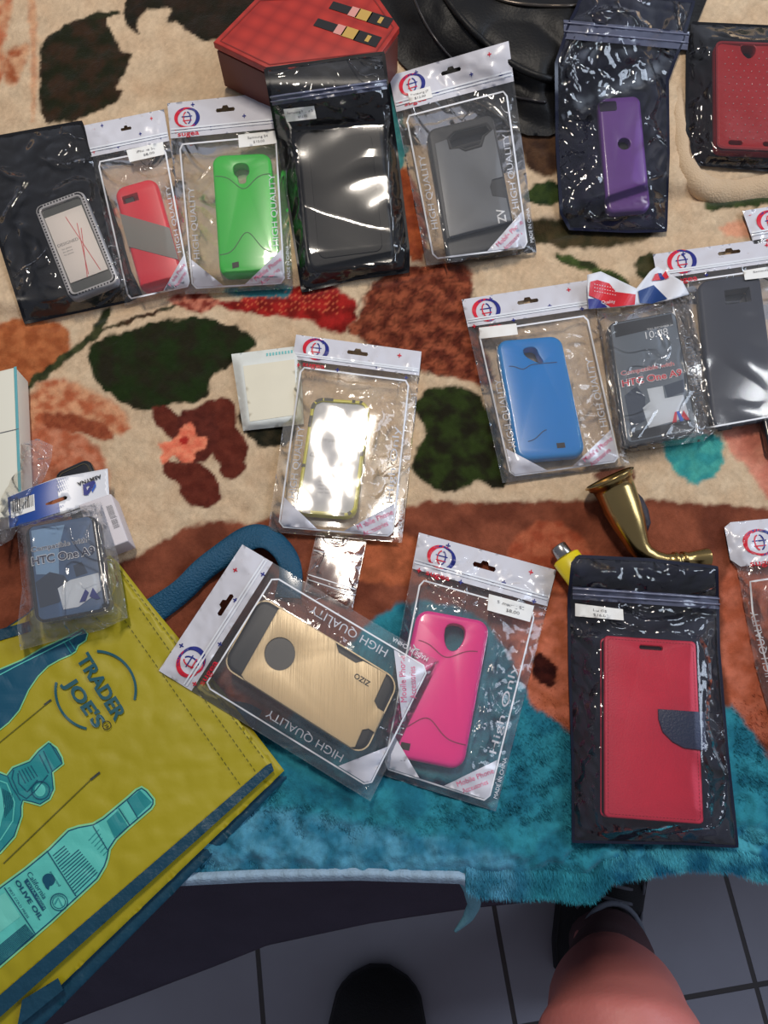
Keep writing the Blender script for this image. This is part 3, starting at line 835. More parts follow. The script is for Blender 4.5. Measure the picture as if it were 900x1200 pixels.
def crescent(cx, cy, r, a0, a1, t, n=22):
    a = np.radians(np.linspace(a0, a1, n)); w_ = t * np.sin(np.linspace(0, math.pi, n)) ** 0.8
    o = np.stack([np.cos(a), np.sin(a)], 1)
    return np.concatenate([o * (r + w_ * 0.2)[:, None], (o * (r - w_)[:, None])[::-1]]) + [cx, cy]

def sugea_logo(b, u, v, size, word=True, off=0.0006):
    """round swoosh logo with a little globe and the word below"""
    mb_ = MB()
    o = b.B([(u, v)])[0]; e = 0.02
    eu = b.B([(u + e, v)])[0] - o; eu /= np.linalg.norm(eu); ev = b.B([(u, v + e)])[0] - o; ev /= np.linalg.norm(ev)
    def T(p): p = np.asarray(p) * size; return o + p[:, :1] * eu + p[:, 1:] * ev
    def put(poly, m):
        V, F = tess(T(poly), (), 2.0); mb_.add(D(V, b.hf(V, off)), F, m)
    put(crescent(0, 0, 0.50, 115, 300, 0.13) * [1.1, 0.92], REDP)
    put(crescent(0, 0, 0.50, -75, 95, 0.13) * [1.1, 0.92], NAVY)
    put(crescent(-0.02, -0.02, 0.44, 215, 330, 0.07), NAVY)
    put(crescent(0.02, 0.02, 0.44, 35, 150, 0.07), REDP)
    for k, m in ((-1, REDP), (1, NAVY)):
        pts = np.array([(k * 0.14 * math.cos(a) + k * 0.02, 0.26 * math.sin(a)) for a in np.linspace(-1.5, 1.5, 9)])
        V, F = stroke(T(pts), size * 0.05, False, 2); mb_.add(D(V, b.hf(V, off)), F, m)
    V, F = stroke(T([(-0.24, -0.06), (0.24, -0.06)]), size * 0.04, False, 2); mb_.add(D(V, b.hf(V, off)), F, NAVY)
    V, F = stroke(T([(-0.20, 0.12), (0.20, 0.12)]), size * 0.04, False, 2); mb_.add(D(V, b.hf(V, off)), F, REDP)
    if word:
        P, F = text_px('sugea', T([(-0.48, 0.80)])[0], eu * size * 0.96, -ev * size * 0.22, 0.012); mb_.add(D(P, b.hf(P, off)), F, REDP)
    return mb_

def sticker(b, poly_px, lines, off=0.0011, ang=None):
    q = np.array(poly_px, float)
    root_s = b.patch(q, STK, 'price_sticker', off, step=5)
    mb_ = MB()
    ex = q[1] - q[0]; ey = q[3] - q[0]
    for k, (t, x0, wd) in enumerate(lines):
        y0 = 0.42 + 0.36 * k
        P, F = text_px(t, q[0] + ex * x0 + ey * y0, ex * wd, -ey * 0.2); mb_.add(D(P, b.hf(P, off + 0.0002)), F, INK)
    if not mb_.V: return root_s
    o = mb_.build('sticker_print', None, False)
    o.parent = root_s; o.location = (0, 0, 0)
    # re-express in the bag's frame
    offv = np.array(root_s.parent.location); base = np.concatenate(mb_.V)
    o.data.vertices.foreach_set('co', (base - offv).ravel()); o.data.update()
    return root_s

def sub(mb_, name, part, smooth=False):
    """a sub-part under a part (parts sit at their thing's origin)"""
    o = mb_.build(name, None, smooth); base = np.concatenate(mb_.V)
    o.parent = part; o.location = (0, 0, 0)
    r = part
    while r.parent is not None: r = r.parent
    o.data.vertices.foreach_set('co', (base - np.array(r.location)).ravel()); o.data.update()
    return o

def sombrero(b, u, v, s=1.0):
    pts = [(-.5, -.18), (-.2, -.18), (-.13, -.5), (.13, -.5), (.2, -.18), (.5, -.18), (.56, .05), (.5, .28), (-.5, .28), (-.56, .05)]
    return b.B([(u + p[0] * 0.15 * s, v + p[1] * 0.042 * s) for p in pts])

def sugea_bag(TL, TR, BR, BL, base, label, content, hf=0.185, thick=0.009, seed=0, tri=('BR', 'BL'), stick=None, side=('HIGH QUALITY', 'HIGH QUALITY'),
              header_px=None, film=None, logo=(0.16, 0.085), lsize=None, made=True, hole=(0.5, 0.062), wr=0.0007, outline=None, hs=1.0, rise=None, fr=None):
    b = Bag('package_pouch', TL, TR, BR, BL, base, label, 'phone case package', content, thick, wr, seed=seed, outline=outline, rise=rise)
    b.frame = fr; b.clear = 0.0020 if fr is F3 or fr is F6 else 0.0008
    hol = sombrero(b, *hole, s=hs)
    hd = header_px if header_px is not None else b.B([(0.0, 0.0), (1.0, 0.0), (1.0, hf), (0.0, hf)])
    header = b.patch(hd, WHITE, 'header', 0.0002, holes=[hol] if hs > 0 else (), step=4)
    lg = sugea_logo(b, logo[0], logo[1], lsize or b.W * 0.20)
    sub(lg, 'logo', header)
    mb_ = MB()
    for (u, v) in ((0.22, 0.02), (0.83, 0.035), (0.66, 0.105), (0.36, 0.15), (0.90, 0.145), (0.05, 0.15)):
        o = b.B([(u, v)])[0]; dx = b.B([(u + 0.016, v)])[0] - o; dy = b.B([(u, v + 0.010)])[0] - o; k = 0.25
        poly = [o + dx * x + dy * y for x, y in ((1, -k), (1, k), (k, k), (k, 1), (-k, 1), (-k, k), (-1, k), (-1, -k), (-k, -k), (-k, -1), (k, -1), (k, -k))]
        V, F = tess(poly, (), 3); mb_ = MB(); mb_.add(D(V, b.hf(V, 0.0006)), F, REDP if int(u * 100) % 2 else NAVY)
        sub(mb_, 'star_mark', header)
    b.film(film or FILM, holes=[hol] if hs > 0 else ())
    # zip ridge under the header
    mz = MB()
    for v in (hf * 0.74, hf * 0.82):
        V, F = stroke(b.B([(0.01, v), (0.99, v)]), 2.0, False, 5); mz.add(D(V, b.hf(V, 0.0009)), F, mat('zip_ridge', (236, 240, 246), 0.2, coat=1.0))
    mz.build('zip_lock', b.root)
    mp = MB()
    rr_ = [(u + 0.0, v) for u, v in [(0.075, hf + 0.06), (0.10, hf + 0.035), (0.90, hf + 0.035), (0.925, hf + 0.06), (0.925, 0.945), (0.89, 0.97), (0.11, 0.97), (0.075, 0.945)]]
    b.line(rr_, 1.9, PWHITE, mp, closed=True)
    if side[0]: b.text(side[0], (0.165, 0.82), 90, b.H * 0.37, b.W * 0.056, PGREY, mp)
    if side[1]: b.text(side[1], (0.895, 0.78), 90, b.H * 0.37, b.W * 0.056, PGREY, mp)
    if made: b.text('MADE IN CHINA', (0.985, 0.95), 90, b.H * 0.17, b.W * 0.03, PWHITE, mp)
    mp.build('window_print', b.root)
    if 'BR' in tri:
        t = b.patch(b.B([(0.915, 0.80), (0.92, 0.945), (0.89, 0.965), (0.56, 0.965)]), WHITE, 'corner_label', 0.0008, step=5)
        mt = MB(); A = b.B([(0.66, 0.952)])[0]; Bq = b.B([(0.93, 0.845)])[0]; dx = Bq - A; dy = np.array([dx[1], -dx[0]]); dy *= 0.13
        if (dy @ (b.B([(0.5, 0)])[0] - b.B([(0.5, 1)])[0])) < 0: dy = -dy
        for k, s_ in enumerate(('Mobile Phone', 'Accessories')):
            P, F = text_px(s_, A + dx * (0.02 + 0.06 * k) - dy * (0.1 + 1.5 * k), dx * (0.92 - 0.28 * k), dy); mt.add(D(P, b.hf(P, 0.0011)), F, PINKT)
        sub(mt, 'label_text', t)
    if 'BL' in tri:
        b.patch(b.B([(0.085, 0.82), (0.36, 0.965), (0.11, 0.965), (0.085, 0.945)]), WHITE, 'corner_label', 0.0008, step=5)
    if stick: sticker(b, *stick)
    return b

def case_root(F, label, name='phone_case', cat='phone case', group=None):
    return thing(name, F.c - F.n * 0.009, label, cat, group)

def case_body(F, m, r=0.009, t=0.009, b=0.003, holes=(), root_=None, name='shell', w_=None, h_=None):
    return solid(F, rrect(w_ or F.w, h_ or F.h, r), holes, t, b, 0.0, m, name, root_)

def wave(F, u0, u1, v, vp, uc, wd=0.12):
    us = np.linspace(u0, u1, 30)
    return [F.l(u, v + (vp - v) * math.exp(-((u - uc) / wd) ** 2)) for u in us]

# ---- 1 green card-holder case pouch (upper row)
h_ = 0.0100
TLc, TRc, BRc, BLc = (248, 181), (317, 178), (329, 320), (257, 324)
F3 = F6 = 0
F1 = Frame(TLc, TRc, BRc, BLc, 0.0105)
r1 = case_root(F1, 'bright green plastic phone case with wavy card slot inside a clear pouch')
cm = mat('green_plastic', (46, 196, 58), 0.28, var=0.04, coat=0.4)
cam_h = np.array([F1.l(u, v) for u, v in smooth_poly([(0.36, 0.085), (0.60, 0.085), (0.62, 0.17), (0.55, 0.20), (0.55, 0.255), (0.42, 0.255), (0.42, 0.20), (0.345, 0.17)], 2)])
case_body(F1, cm, holes=[cam_h], root_=r1)
def slot_lines(F, root_, m, top=None, bot=None, port=None, wdt=0.0007):
    for L_, nm in ((top, 'thumb_groove'), (bot, 'card_slot_edge')):
        if L_:
            V, Fc = stroke(np.array(L_), wdt, False, 0.002); flat(F, V, [f[::-1] for f in Fc], 0.0002, m, nm, root_)
    if port:
        pr = np.array([F.l(u, v) for u, v in port])
        flat(F, pr, [tuple(range(len(pr)))], 0.0002, mat('port_dark', (50, 40, 36), 0.6), 'port_opening', root_)
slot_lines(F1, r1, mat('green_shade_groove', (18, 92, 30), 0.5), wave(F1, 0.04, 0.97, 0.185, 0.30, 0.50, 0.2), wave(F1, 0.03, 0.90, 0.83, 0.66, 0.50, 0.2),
           [(0.22, 0.90), (0.33, 0.89), (0.33, 0.935), (0.22, 0.945)])
sugea_bag((196, 121), (330, 107), (343, 338), (217, 345), 0.0026, 'clear zip pouch holding the bright green phone case, white header above it',
          [TLc, TRc, BRc, BLc], hf=0.185, seed=1, stick=([(279, 158), (322, 153), (324, 168), (280, 173)], [('Samsung S4', 0.25, 0.55), ('$10.00', 0.4, 0.3)]), fr=F1)

# ---- 2 red case pouch (left of green, partly under it)
q = [(130, 219), (184, 208), (214, 328), (168, 346)]
F2 = Frame(*q, 0.0082)
r2 = case_root(F2, 'red phone case with a grey diagonal band, in the pouch left of the green one')
cm = mat('red_plastic', (222, 40, 58), 0.35, var=0.04)
case_body(F2, cm, t=0.008, root_=r2, holes=[F2.L([(0.14, 0.10), (0.50, 0.10), (0.50, 0.17), (0.14, 0.17)])])
solid(F2, F2.L([(0.0, 0.245), (1.0, 0.50), (1.0, 0.80), (0.0, 0.56)]), [], 0.0006, 0.0001, 0.0004, mat('grey_rubber', (128, 128, 122), 0.6), 'grey_band', r2)
solid(F2, rrect(F2.w * 0.2, F2.h * 0.06, 0.001, *F2.l(0.28, 0.135)), [], 0.002, 0.0003, -0.003, mat('port_dark', (50, 40, 36), 0.6), 'lens_window', r2)
sugea_bag((98, 147), (192, 128), (230, 340), (146, 358), 0.0006, 'clear zip pouch holding the red and grey phone case, crumpled white header',
          q, hf=0.175, seed=2, thick=0.0075, tri=('BR',), stick=([(148, 176), (191, 166), (193, 181), (152, 190)], [('iPhone 5c', 0.25, 0.5), ('$8.00', 0.4, 0.3)]),
          side=('', 'HIGH QUALITY'), hs=0.8, logo=(0.12, 0.03), lsize=1.0, wr=0.0010, fr=F2)

# ---- 3 grey armour case pouch
q = [(499, 152), (579, 131), (606, 286), (527, 306)]
F3 = Frame(*q, 0.0100 + lean(q))
r3 = case_root(F3, 'dark grey armour phone case with octagonal camera cut-out and side notch')
dk = mat('charcoal_rubber', (52, 54, 58), 0.5, var=0.06); gy = mat('grey_brushed_plate', (112, 116, 122), 0.35, var=0.06, vscale=30)
camo = F3.L([(0.30, 0.12), (0.40, 0.085), (0.86, 0.085), (0.90, 0.13), (0.78, 0.15), (0.72, 0.21), (0.50, 0.215), (0.42, 0.185), (0.32, 0.185)])
case_body(F3, dk, r=0.008, t=0.0095, root_=r3, holes=[camo])
camb = F3.L([(0.27, 0.11), (0.38, 0.072), (0.87, 0.072), (0.93, 0.13), (0.80, 0.163), (0.735, 0.228), (0.49, 0.233), (0.41, 0.20), (0.29, 0.20)])
pl = F3.L([(0.08, 0.13), (0.26, 0.12), (0.27, 0.20), (0.41, 0.21), (0.49, 0.245), (0.74, 0.24), (0.81, 0.17), (0.95, 0.13), (0.96, 0.50), (0.80, 0.50), (0.75, 0.55), (0.76, 0.62), (0.95, 0.66), (0.96, 0.84), (0.70, 0.845), (0.06, 0.84)])
solid(F3, pl, [], 0.0012, 0.0003, 0.0010, gy, 'back_plate', r3)
mb_ = MB(); V, Fc = stroke(camb, 0.0012, True, 0.002); flat(F3, V, [f[::-1] for f in Fc], 0.0012, mat('cutout_rim', (26, 27, 30), 0.4), 'cutout_rim', r3)
mb_ = MB(); ftext(F3, 'ZV', 0.83, 0.78, 0.0075, math.radians(90), PWHITE, 0.0012, mb_, 0.02); mb_.build('brand_mark', r3, False)
sugea_bag((456, 89), (596, 48), (629, 296), (500, 311), 0.0006, 'clear zip pouch holding the grey armour phone case, standing against the black bag',
          q, hf=0.19, seed=3, stick=([(478, 108), (504, 101), (507, 114), (480, 121)], [('Samsung J7', 0.1, 0.8), ('$12.00', 0.25, 0.5)]), tri=('BR',), logo=(0.17, 0.075), rise=lean, fr=F3)

# ---- 4 yellow-edged clear case pouch (centre)
q = [(366, 466), (434, 469), (417, 607), (345, 600)]
F4 = Frame(*q, 0.0105)
r4 = case_root(F4, 'clear phone case with a yellow camouflage bumper edge, centre of the blanket')
rim_o = rrect(F4.w, F4.h, 0.009); rim_i = rrect(F4.w * 0.88, F4.h * 0.94, 0.006)
solid(F4, rim_o, [rim_i], 0.009, 0.0018, 0.0, mat('yellow_bumper', (214, 208, 84), 0.35, var=0.08), 'bumper', r4)
solid(F4, rrect(F4.w * 0.9, F4.h * 0.95, 0.006), [], 0.0015, 0.0004, -0.0015, mat('clear_backing_card', (196, 198, 204), 0.6, var=0.05, spec=0.2), 'clear_back', r4)
mb_ = MB()
rng = random.Random(3)
ringp = resample(rrect(F4.w * 0.94, F4.h * 0.97, 0.008), 0.0005)
for k in range(15):
    i0 = int(rng.random() * len(ringp)); ln = rng.randint(6, 16)
    seg = np.array([ringp[(i0 + j) % len(ringp)] for j in range(ln)])
    V, Fc = stroke(seg, 0.0026, False, 0.001); flat(F4, V, [f[::-1] for f in Fc], 0.00025, mat('camo_patch', (58, 54, 34), 0.5), 'camouflage_patch', r4)
mb_ = MB()
ftext(F4, 'Compatible with', 0.52, 0.36, 0.0035, 0.0, mat('card_grey_text', (150, 152, 160), 0.6), -0.0013, mb_)
ftext(F4, 'Protector', 0.22, 0.35, 0.006, math.radians(80), mat('card_grey_text', (150, 152, 160), 0.6), -0.0013, mb_)
ftext(F4, 'Case', 0.66, 0.60, 0.0050, 0.0, mat('card_blue_text', (90, 140, 200), 0.6), -0.0013, mb_, 0.01)
for k in range(4): ftext(F4, 'clear back cover', 0.5, 0.72 + 0.03 * k, 0.0018, 0.0, mat('card_grey_text', (150, 152, 160), 0.6), -0.0013, mb_)
flat(F4, circ(*F4.l(0.55, 0.13), 0.004, 18), [tuple(range(18))], -0.0013, mat('card_grey_text', (150, 152, 160), 0.6), None, None, mb_)
mb_.build('card_print', r4, False)
sugea_bag((347, 392), (494, 412), (471, 636), (314, 623), 0.0030, 'clear zip pouch holding the yellow-edged case, white header, in the centre of the blanket',
          q, hf=0.125, seed=4, side=('HIGH QUALITY', 'High Only'), wr=0.0012, logo=(0.17, 0.06), hole=(0.50, 0.05), lsize=27, fr=F4)

# ---- 5 blue case pouch
q = [(582, 398), (657, 392), (688, 533), (606, 540)]
F5 = Frame(*q, 0.0100)
r5 = case_root(F5, 'bright blue plastic phone case with wavy card slot inside a clear pouch')
cm = mat('blue_plastic', (4, 138, 216), 0.28, var=0.04, coat=0.4)
kh = np.array([F5.l(u, v) for u, v in smooth_poly([(0.38, 0.09), (0.58, 0.085), (0.60, 0.16), (0.66, 0.22), (0.60, 0.235), (0.46, 0.19), (0.38, 0.15)], 2)])
case_body(F5, cm, holes=[kh], root_=r5)
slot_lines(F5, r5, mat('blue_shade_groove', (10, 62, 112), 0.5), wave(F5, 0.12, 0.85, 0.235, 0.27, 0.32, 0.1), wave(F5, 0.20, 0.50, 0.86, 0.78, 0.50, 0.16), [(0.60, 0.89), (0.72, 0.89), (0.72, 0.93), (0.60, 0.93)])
sugea_bag((541, 351), (690, 328), (738, 545), (589, 566), 0.0006, 'clear zip pouch holding the bright blue phone case, white header',
          q, hf=0.150, seed=5, stick=([(561, 384), (605, 379), (607, 392), (563, 397)], [('', 0.2, 0.5)][:0]), logo=(0.17, 0.075), lsize=29, fr=F5)

# ---- 6 gold armour case pouch (lying sideways over the pink one)
q = [(260, 779), (304, 698), (469, 797), (425, 886)]
F6 = Frame(*q, 0.0205)
r6 = case_root(F6, 'gold brushed phone case with black ends and a round window, lying sideways')
case_body(F6, dk, r=0.009, t=0.0095, b=0.0034, root_=r6)
gold = mat('gold_brushed', (222, 200, 160), 0.36, metal=0.15, var=0.04)
gn = gold.node_tree; wv_ = gn.nodes.new('ShaderNodeTexNoise'); mp_ = gn.nodes.new('ShaderNodeMapping'); tc_ = gn.nodes.new('ShaderNodeTexCoord')
mp_.inputs['Rotation'].default_value = (0, 0, math.radians(-60)); mp_.inputs['Scale'].default_value = (900, 18, 50); wv_.inputs['Scale'].default_value = 1.0
bp_ = gn.nodes.new('ShaderNodeBump'); bp_.inputs['Strength'].default_value = 0.35; bp_.inputs['Distance'].default_value = 0.0006
gn.links.new(tc_.outputs['Object'], mp_.inputs['Vector']); gn.links.new(mp_.outputs[0], wv_.inputs['Vector']); gn.links.new(wv_.outputs['Fac'], bp_.inputs['Height'])
gn.links.new(bp_.outputs[0], gn.nodes['Principled BSDF'].inputs['Normal'])
pl = F6.L([(0.03, 0.14), (0.97, 0.145), (0.99, 0.16), (1.0, 0.55), (0.93, 0.585), (0.90, 0.60), (0.90, 0.72), (0.97, 0.755), (0.985, 0.885), (0.64, 0.885), (0.60, 0.93), (0.60, 0.985), (0.36, 0.985), (0.36, 0.93), (0.32, 0.895), (0.03, 0.90), (0.0, 0.87), (0.0, 0.17)])
pl = F6.L([(0.03, 0.14), (0.97, 0.145), (0.99, 0.16), (1.0, 0.55), (0.93, 0.585), (0.90, 0.60), (0.90, 0.72), (0.97, 0.755), (0.985, 0.915), (0.62, 0.92), (0.57, 0.955), (0.57, 1.0), (0.30, 1.0), (0.30, 0.96), (0.25, 0.93), (0.03, 0.935), (0.0, 0.91), (0.0, 0.17)])
solid(F6, pl, [circ(*F6.l(0.50, 0.285), 0.0105, 28)], 0.0016, 0.0004, 0.0012, gold, 'back_plate', r6)
flat(F6, circ(*F6.l(0.50, 0.285), 0.0106, 28), [tuple(range(28))], 0.0001, mat('window_grey', (84, 84, 84), 0.4), 'logo_window', r6)
rim6 = MB(); V, Fc = stroke(rrect(F6.w * 1.0, F6.h * 1.0, 0.009), 0.0009, True, 0.002); flat(F6, V, [f[::-1] for f in Fc], -0.0018, gold, None, None, rim6); rim6.build('gold_edge', r6, False)
mb_ = MB(); ftext(F6, 'ZIZO', 0.76, 0.80, 0.0036, math.radians(90), BLK, 0.00135, mb_, 0.02); mb_.build('brand_mark', r6, False)
gb = sugea_bag((186, 786), (284, 638), (515, 775), (434, 939), 0.0108, 'clear zip pouch holding the gold phone case, header pointing to the yellow tote',
          q, hf=0.155, seed=6, thick=0.0105, logo=(0.16, 0.09), lsize=34, hole=(0.60, 0.08), wr=0.0008, fr=F6)

# ---- 7 pink case pouch
q = [(488, 713), (577, 728), (541, 904), (454, 884)]
F7 = Frame(*q, 0.0098)
r7 = case_root(F7, 'hot pink plastic phone case with wavy card slot inside a clear pouch')
cm = mat('pink_plastic', (248, 44, 162), 0.28, var=0.04, coat=0.4)
kh = np.array([F7.l(u, v) for u, v in smooth_poly([(0.42, 0.06), (0.68, 0.06), (0.70, 0.16), (0.62, 0.25), (0.50, 0.25), (0.42, 0.17)], 2)])
case_body(F7, cm, holes=[kh], root_=r7)
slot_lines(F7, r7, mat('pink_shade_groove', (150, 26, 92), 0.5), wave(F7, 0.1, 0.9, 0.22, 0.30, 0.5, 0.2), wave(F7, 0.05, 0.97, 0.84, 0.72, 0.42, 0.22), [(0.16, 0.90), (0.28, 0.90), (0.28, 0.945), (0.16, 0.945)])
sugea_bag((491, 624), (652, 668), (581, 951), (438, 905), 0.0004, 'clear zip pouch holding the hot pink phone case, white header',
          q, hf=0.150, seed=7, stick=([(573, 696), (626, 710), (621, 729), (571, 715)], [('Samsung S2', 0.2, 0.6), ('$8.00', 0.4, 0.3)]), wr=0.0010, logo=(0.19, 0.075), lsize=30,
          side=('HIGH QUALITY', 'High Only'), fr=F7)

# ---- 8 navy case pouch, right edge of the picture
q = [(816, 328), (893, 319), (912, 488), (838, 502)]
F8 = Frame(*q, 0.0090)
r8 = case_root(F8, 'matt navy slim phone case in the pouch at the right edge')
case_body(F8, mat('navy_matt', (48, 54, 72), 0.55, var=0.05), root_=r8, t=0.008, holes=[F8.L([(0.40, 0.10), (0.80, 0.10), (0.80, 0.20), (0.40, 0.20)])])
sugea_bag((765, 298), (925, 276), (950, 486), (806, 512), 0.0006, 'clear zip pouch holding the navy phone case, right of the HTC packet',
          q, hf=0.135, seed=8, stick=([(871, 317), (915, 310), (918, 323), (873, 328)], [('Samsung S6', 0.25, 0.6)]), logo=(0.20, 0.06), lsize=30, tri=(), side=('HIGH QUALITY', ''), hole=(0.55, 0.045), thick=0.0085, fr=F8)
# ---- 9 pouch whose corner shows at the right edge, above the navy one
sugea_bag((870, 247), (1010, 226), (1030, 262), (884, 288), 0.0015, 'white header corner of a pouch at the right edge, above the navy case',
          [(930, 255), (980, 250), (980, 270), (930, 272)], hf=0.85, seed=9, tri=(), side=('', ''), made=False, logo=(0.20, 0.42), lsize=30, hole=(0.5, 0.2), thick=0.003, hs=0)

# ---- 10 rounded clear pouch, lower right edge
ob = [(849, 618), (856, 612), (985, 600), (1030, 860), (912, 872), (885, 780), (870, 700), (864, 666), (855, 655)]
q = [(905, 690), (985, 680), (1010, 830), (925, 845)]
F10 = Frame(*q, 0.0125)
r10 = case_root(F10, 'pale grey phone case in the round-cornered pouch cut off by the lower right edge')
case_body(F10, mat('pale_case', (190, 188, 190), 0.4), root_=r10)
b10 = Bag('package_pouch', (849, 613), (985, 600), (1030, 860), (912, 872), 0.0006, 'x', 'phone case package', q, 0.013, 0.0012, outline=ob, seed=10)
b10.root['label'] = 'clear pouch with round-cornered white header, cut off by the lower right edge'
hd = b10.patch([(849, 618), (856, 612), (985, 600), (990, 648), (900, 660), (868, 664), (856, 656)], WHITE, 'header', 0.0003, step=4)
sub(sugea_logo(b10, 0.26, 0.10, 34), 'logo', hd)
b10.film(FILM)
mp = MB(); b10.text('HIGH QUALITY', (0.10, 0.72), 90, 84, 9, PWHITE, mp); b10.line([(0.09, 0.98), (0.06, 0.40), (0.10, 0.27), (0.9, 0.25)], 2.0, PWHITE, mp); mp.build('window_print', b10.root)

# ================================================================== BLACK POUCHES
ZIPM = mat('zip_strip', (84, 88, 108), 0.25, coat=0.8, alpha=1.0)
NSHEET = mat('navy_back_film', (17, 21, 42), 0.3, bump=0.15, bscale=40, spec=0.4)
def black_pouch(q, base, label, content, thick=0.009, zipv=None, seed=0, outline=None, stick=None, wr=0.0011, film=None, rise=None, navy=False, fr=None, fold=0.0011):
    b = Bag('package_pouch', *q, base, label, 'phone case package', content, thick, wr, seed=seed, outline=outline, rise=rise); b.fold = fold; b.frame = fr; b.clear = 0.0016
    BSHEET = navy and NSHEET or globals()['BSHEET']
    V, F = tess(b.out, (), 5); mesh_obj('black_back_sheet', D(V, b.lo(V)), F, BSHEET, None, b.root)
    # welded black seam
    V, F = stroke(np.concatenate([b.out, b.out[:1]]), 4.0, False, 4); mesh_obj('welded_seam', D(V, b.lo(V) + 0.0006), F, BSHEET, None, b.root)
    b.film(film or FILMB, 'clear_front_film', step=3.0, bottom=False)
    if zipv:
        mz = MB()
        u0, u1 = (0.0, 1.0)
        V, F = tess(b.B([(u0, zipv[0]), (u1, zipv[0]), (u1, zipv[1]), (u0, zipv[1])]), (), 5); mz.add(D(V, b.hf(V, 0.0004)), F, ZIPM)
        z0 = mz.build('zip_strip', b.root)
        mz = MB()
        for v in (zipv[0] + 0.15 * (zipv[1] - zipv[0]), zipv[0] + 0.6 * (zipv[1] - zipv[0])):
            P = resample(b.B([(u0, v), (u1, v)]), 6, False); V, F = tube(D(P, b.hf(P, 0.0010)), [0.0007] * len(P), 8); mz.add(V, F, mat('zip_ridge_dark', (120, 124, 146), 0.2, coat=1.0))
        sub(mz, 'zip_ridges', z0, True)
    if stick: sticker(b, *stick)
    return b

# ---- A silver studded case, far left
q = [(38, 243), (97, 221), (139, 330), (83, 351)]
FA = Frame(*q, 0.0095)
rA = case_root(FA, 'silver studded bumper phone case around a white card, in the leftmost black pouch')
solid(FA, rrect(FA.w, FA.h, 0.006), [rrect(FA.w * 0.80, FA.h * 0.90, 0.003)], 0.009, 0.0015, 0.0, mat('silver_bumper', (190, 190, 194), 0.3, metal=0.1), 'bumper', rA)
solid(FA, rrect(FA.w * 0.82, FA.h * 0.91, 0.003), [], 0.0015, 0.0003, -0.002, mat('smoked_screen', (96, 98, 96), 0.25, coat=0.6), 'smoked_screen', rA)
solid(FA, FA.L([(0.11, 0.14), (0.87, 0.14), (0.88, 0.84), (0.12, 0.84)]), [], 0.0008, 0.0002, -0.0012, mat('white_card', (226, 220, 216), 0.5), 'insert_card', rA)
mb_ = MB()
ftext(FA, 'DESIGNED', 0.36, 0.45, 0.0028, 0.0, mat('ink_grey', (96, 96, 100), 0.6), -0.0011, mb_)
for k in range(3): ftext(FA, 'for phone', 0.30, 0.50 + 0.03 * k, 0.0015, 0.0, mat('ink_grey', (96, 96, 100), 0.6), -0.0011, mb_)
for a, c in (((0.66, 0.30), (0.50, 0.82)), ((0.50, 0.20), (0.74, 0.82)), ((0.70, 0.36), (0.46, 0.84))):
    V, Fc = stroke(FA.L([a, c]), 0.0006, False, 0.004); flat(FA, V, [f[::-1] for f in Fc], -0.0011, mat('card_red_line', (206, 90, 96), 0.5), None, None, mb_)
mb_.build('card_print', rA, False)
ringp = resample(rrect(FA.w * 0.90, FA.h * 0.95, 0.0045), 0.0028)
for k, p in enumerate(ringp[:]):
    V, Fc = tube([FA.pt([[p[0], p[1], 0.0]])[0], FA.pt([[p[0], p[1], 0.0004]])[0], FA.pt([[p[0], p[1], 0.0008]])[0]], [0.0007, 0.0007, 0.0003], 6)
    if k == 0: mbs = MB()
    mbs.add(V, Fc, mat('dark_stud', (50, 50, 56), 0.3, metal=0.5))
so_ = mbs.build('studs', rA); so_['kind'] = 'stuff'
black_pouch([(-42, 172), (95, 143), (165, 345), (30, 378)], 0.0004, 'leftmost black pouch, holding the silver studded phone case', q, 0.009, None, seed=11, outline=[(-42, 172), (0, 160), (95, 143), (113, 196), (140, 275), (152, 318), (165, 345), (152, 352), (30, 378), (2, 290)], fr=FA)

# ---- B black case between green and grey
q = [(345, 156), (449, 140), (461, 306), (364, 318)]
FB = Frame(*q, 0.0105 + box_rise(q))
rB = case_root(FB, 'plain black phone case in the black pouch between the green and the grey ones')
case_body(FB, mat('black_matt_case', (20, 21, 23), 0.55, var=0.05), r=0.010, t=0.010, root_=rB)
solid(FB, rrect(FB.w * 0.74, FB.h * 0.84, 0.006), [], 0.0009, 0.0003, 0.0006, mat('black_inner_panel', (22, 23, 24), 0.55), 'back_panel', rB)
black_pouch([(311, 81), (449, 62), (478, 318), (355, 341)], 0.0004, 'black zip pouch holding the plain black case, its top edge over the red box', q, 0.0105, (0.12, 0.165), seed=12, rise=box_rise,
            outline=[(311, 81), (449, 62), (455, 110), (466, 190), (478, 290), (478, 318), (418, 326), (355, 341), (342, 260), (326, 165)],
            stick=([(332, 128), (368, 124), (371, 139), (336, 143)], [('Samsung Note 3', 0.08, 0.84), ('$12.00', 0.4, 0.3)]), fr=FB)

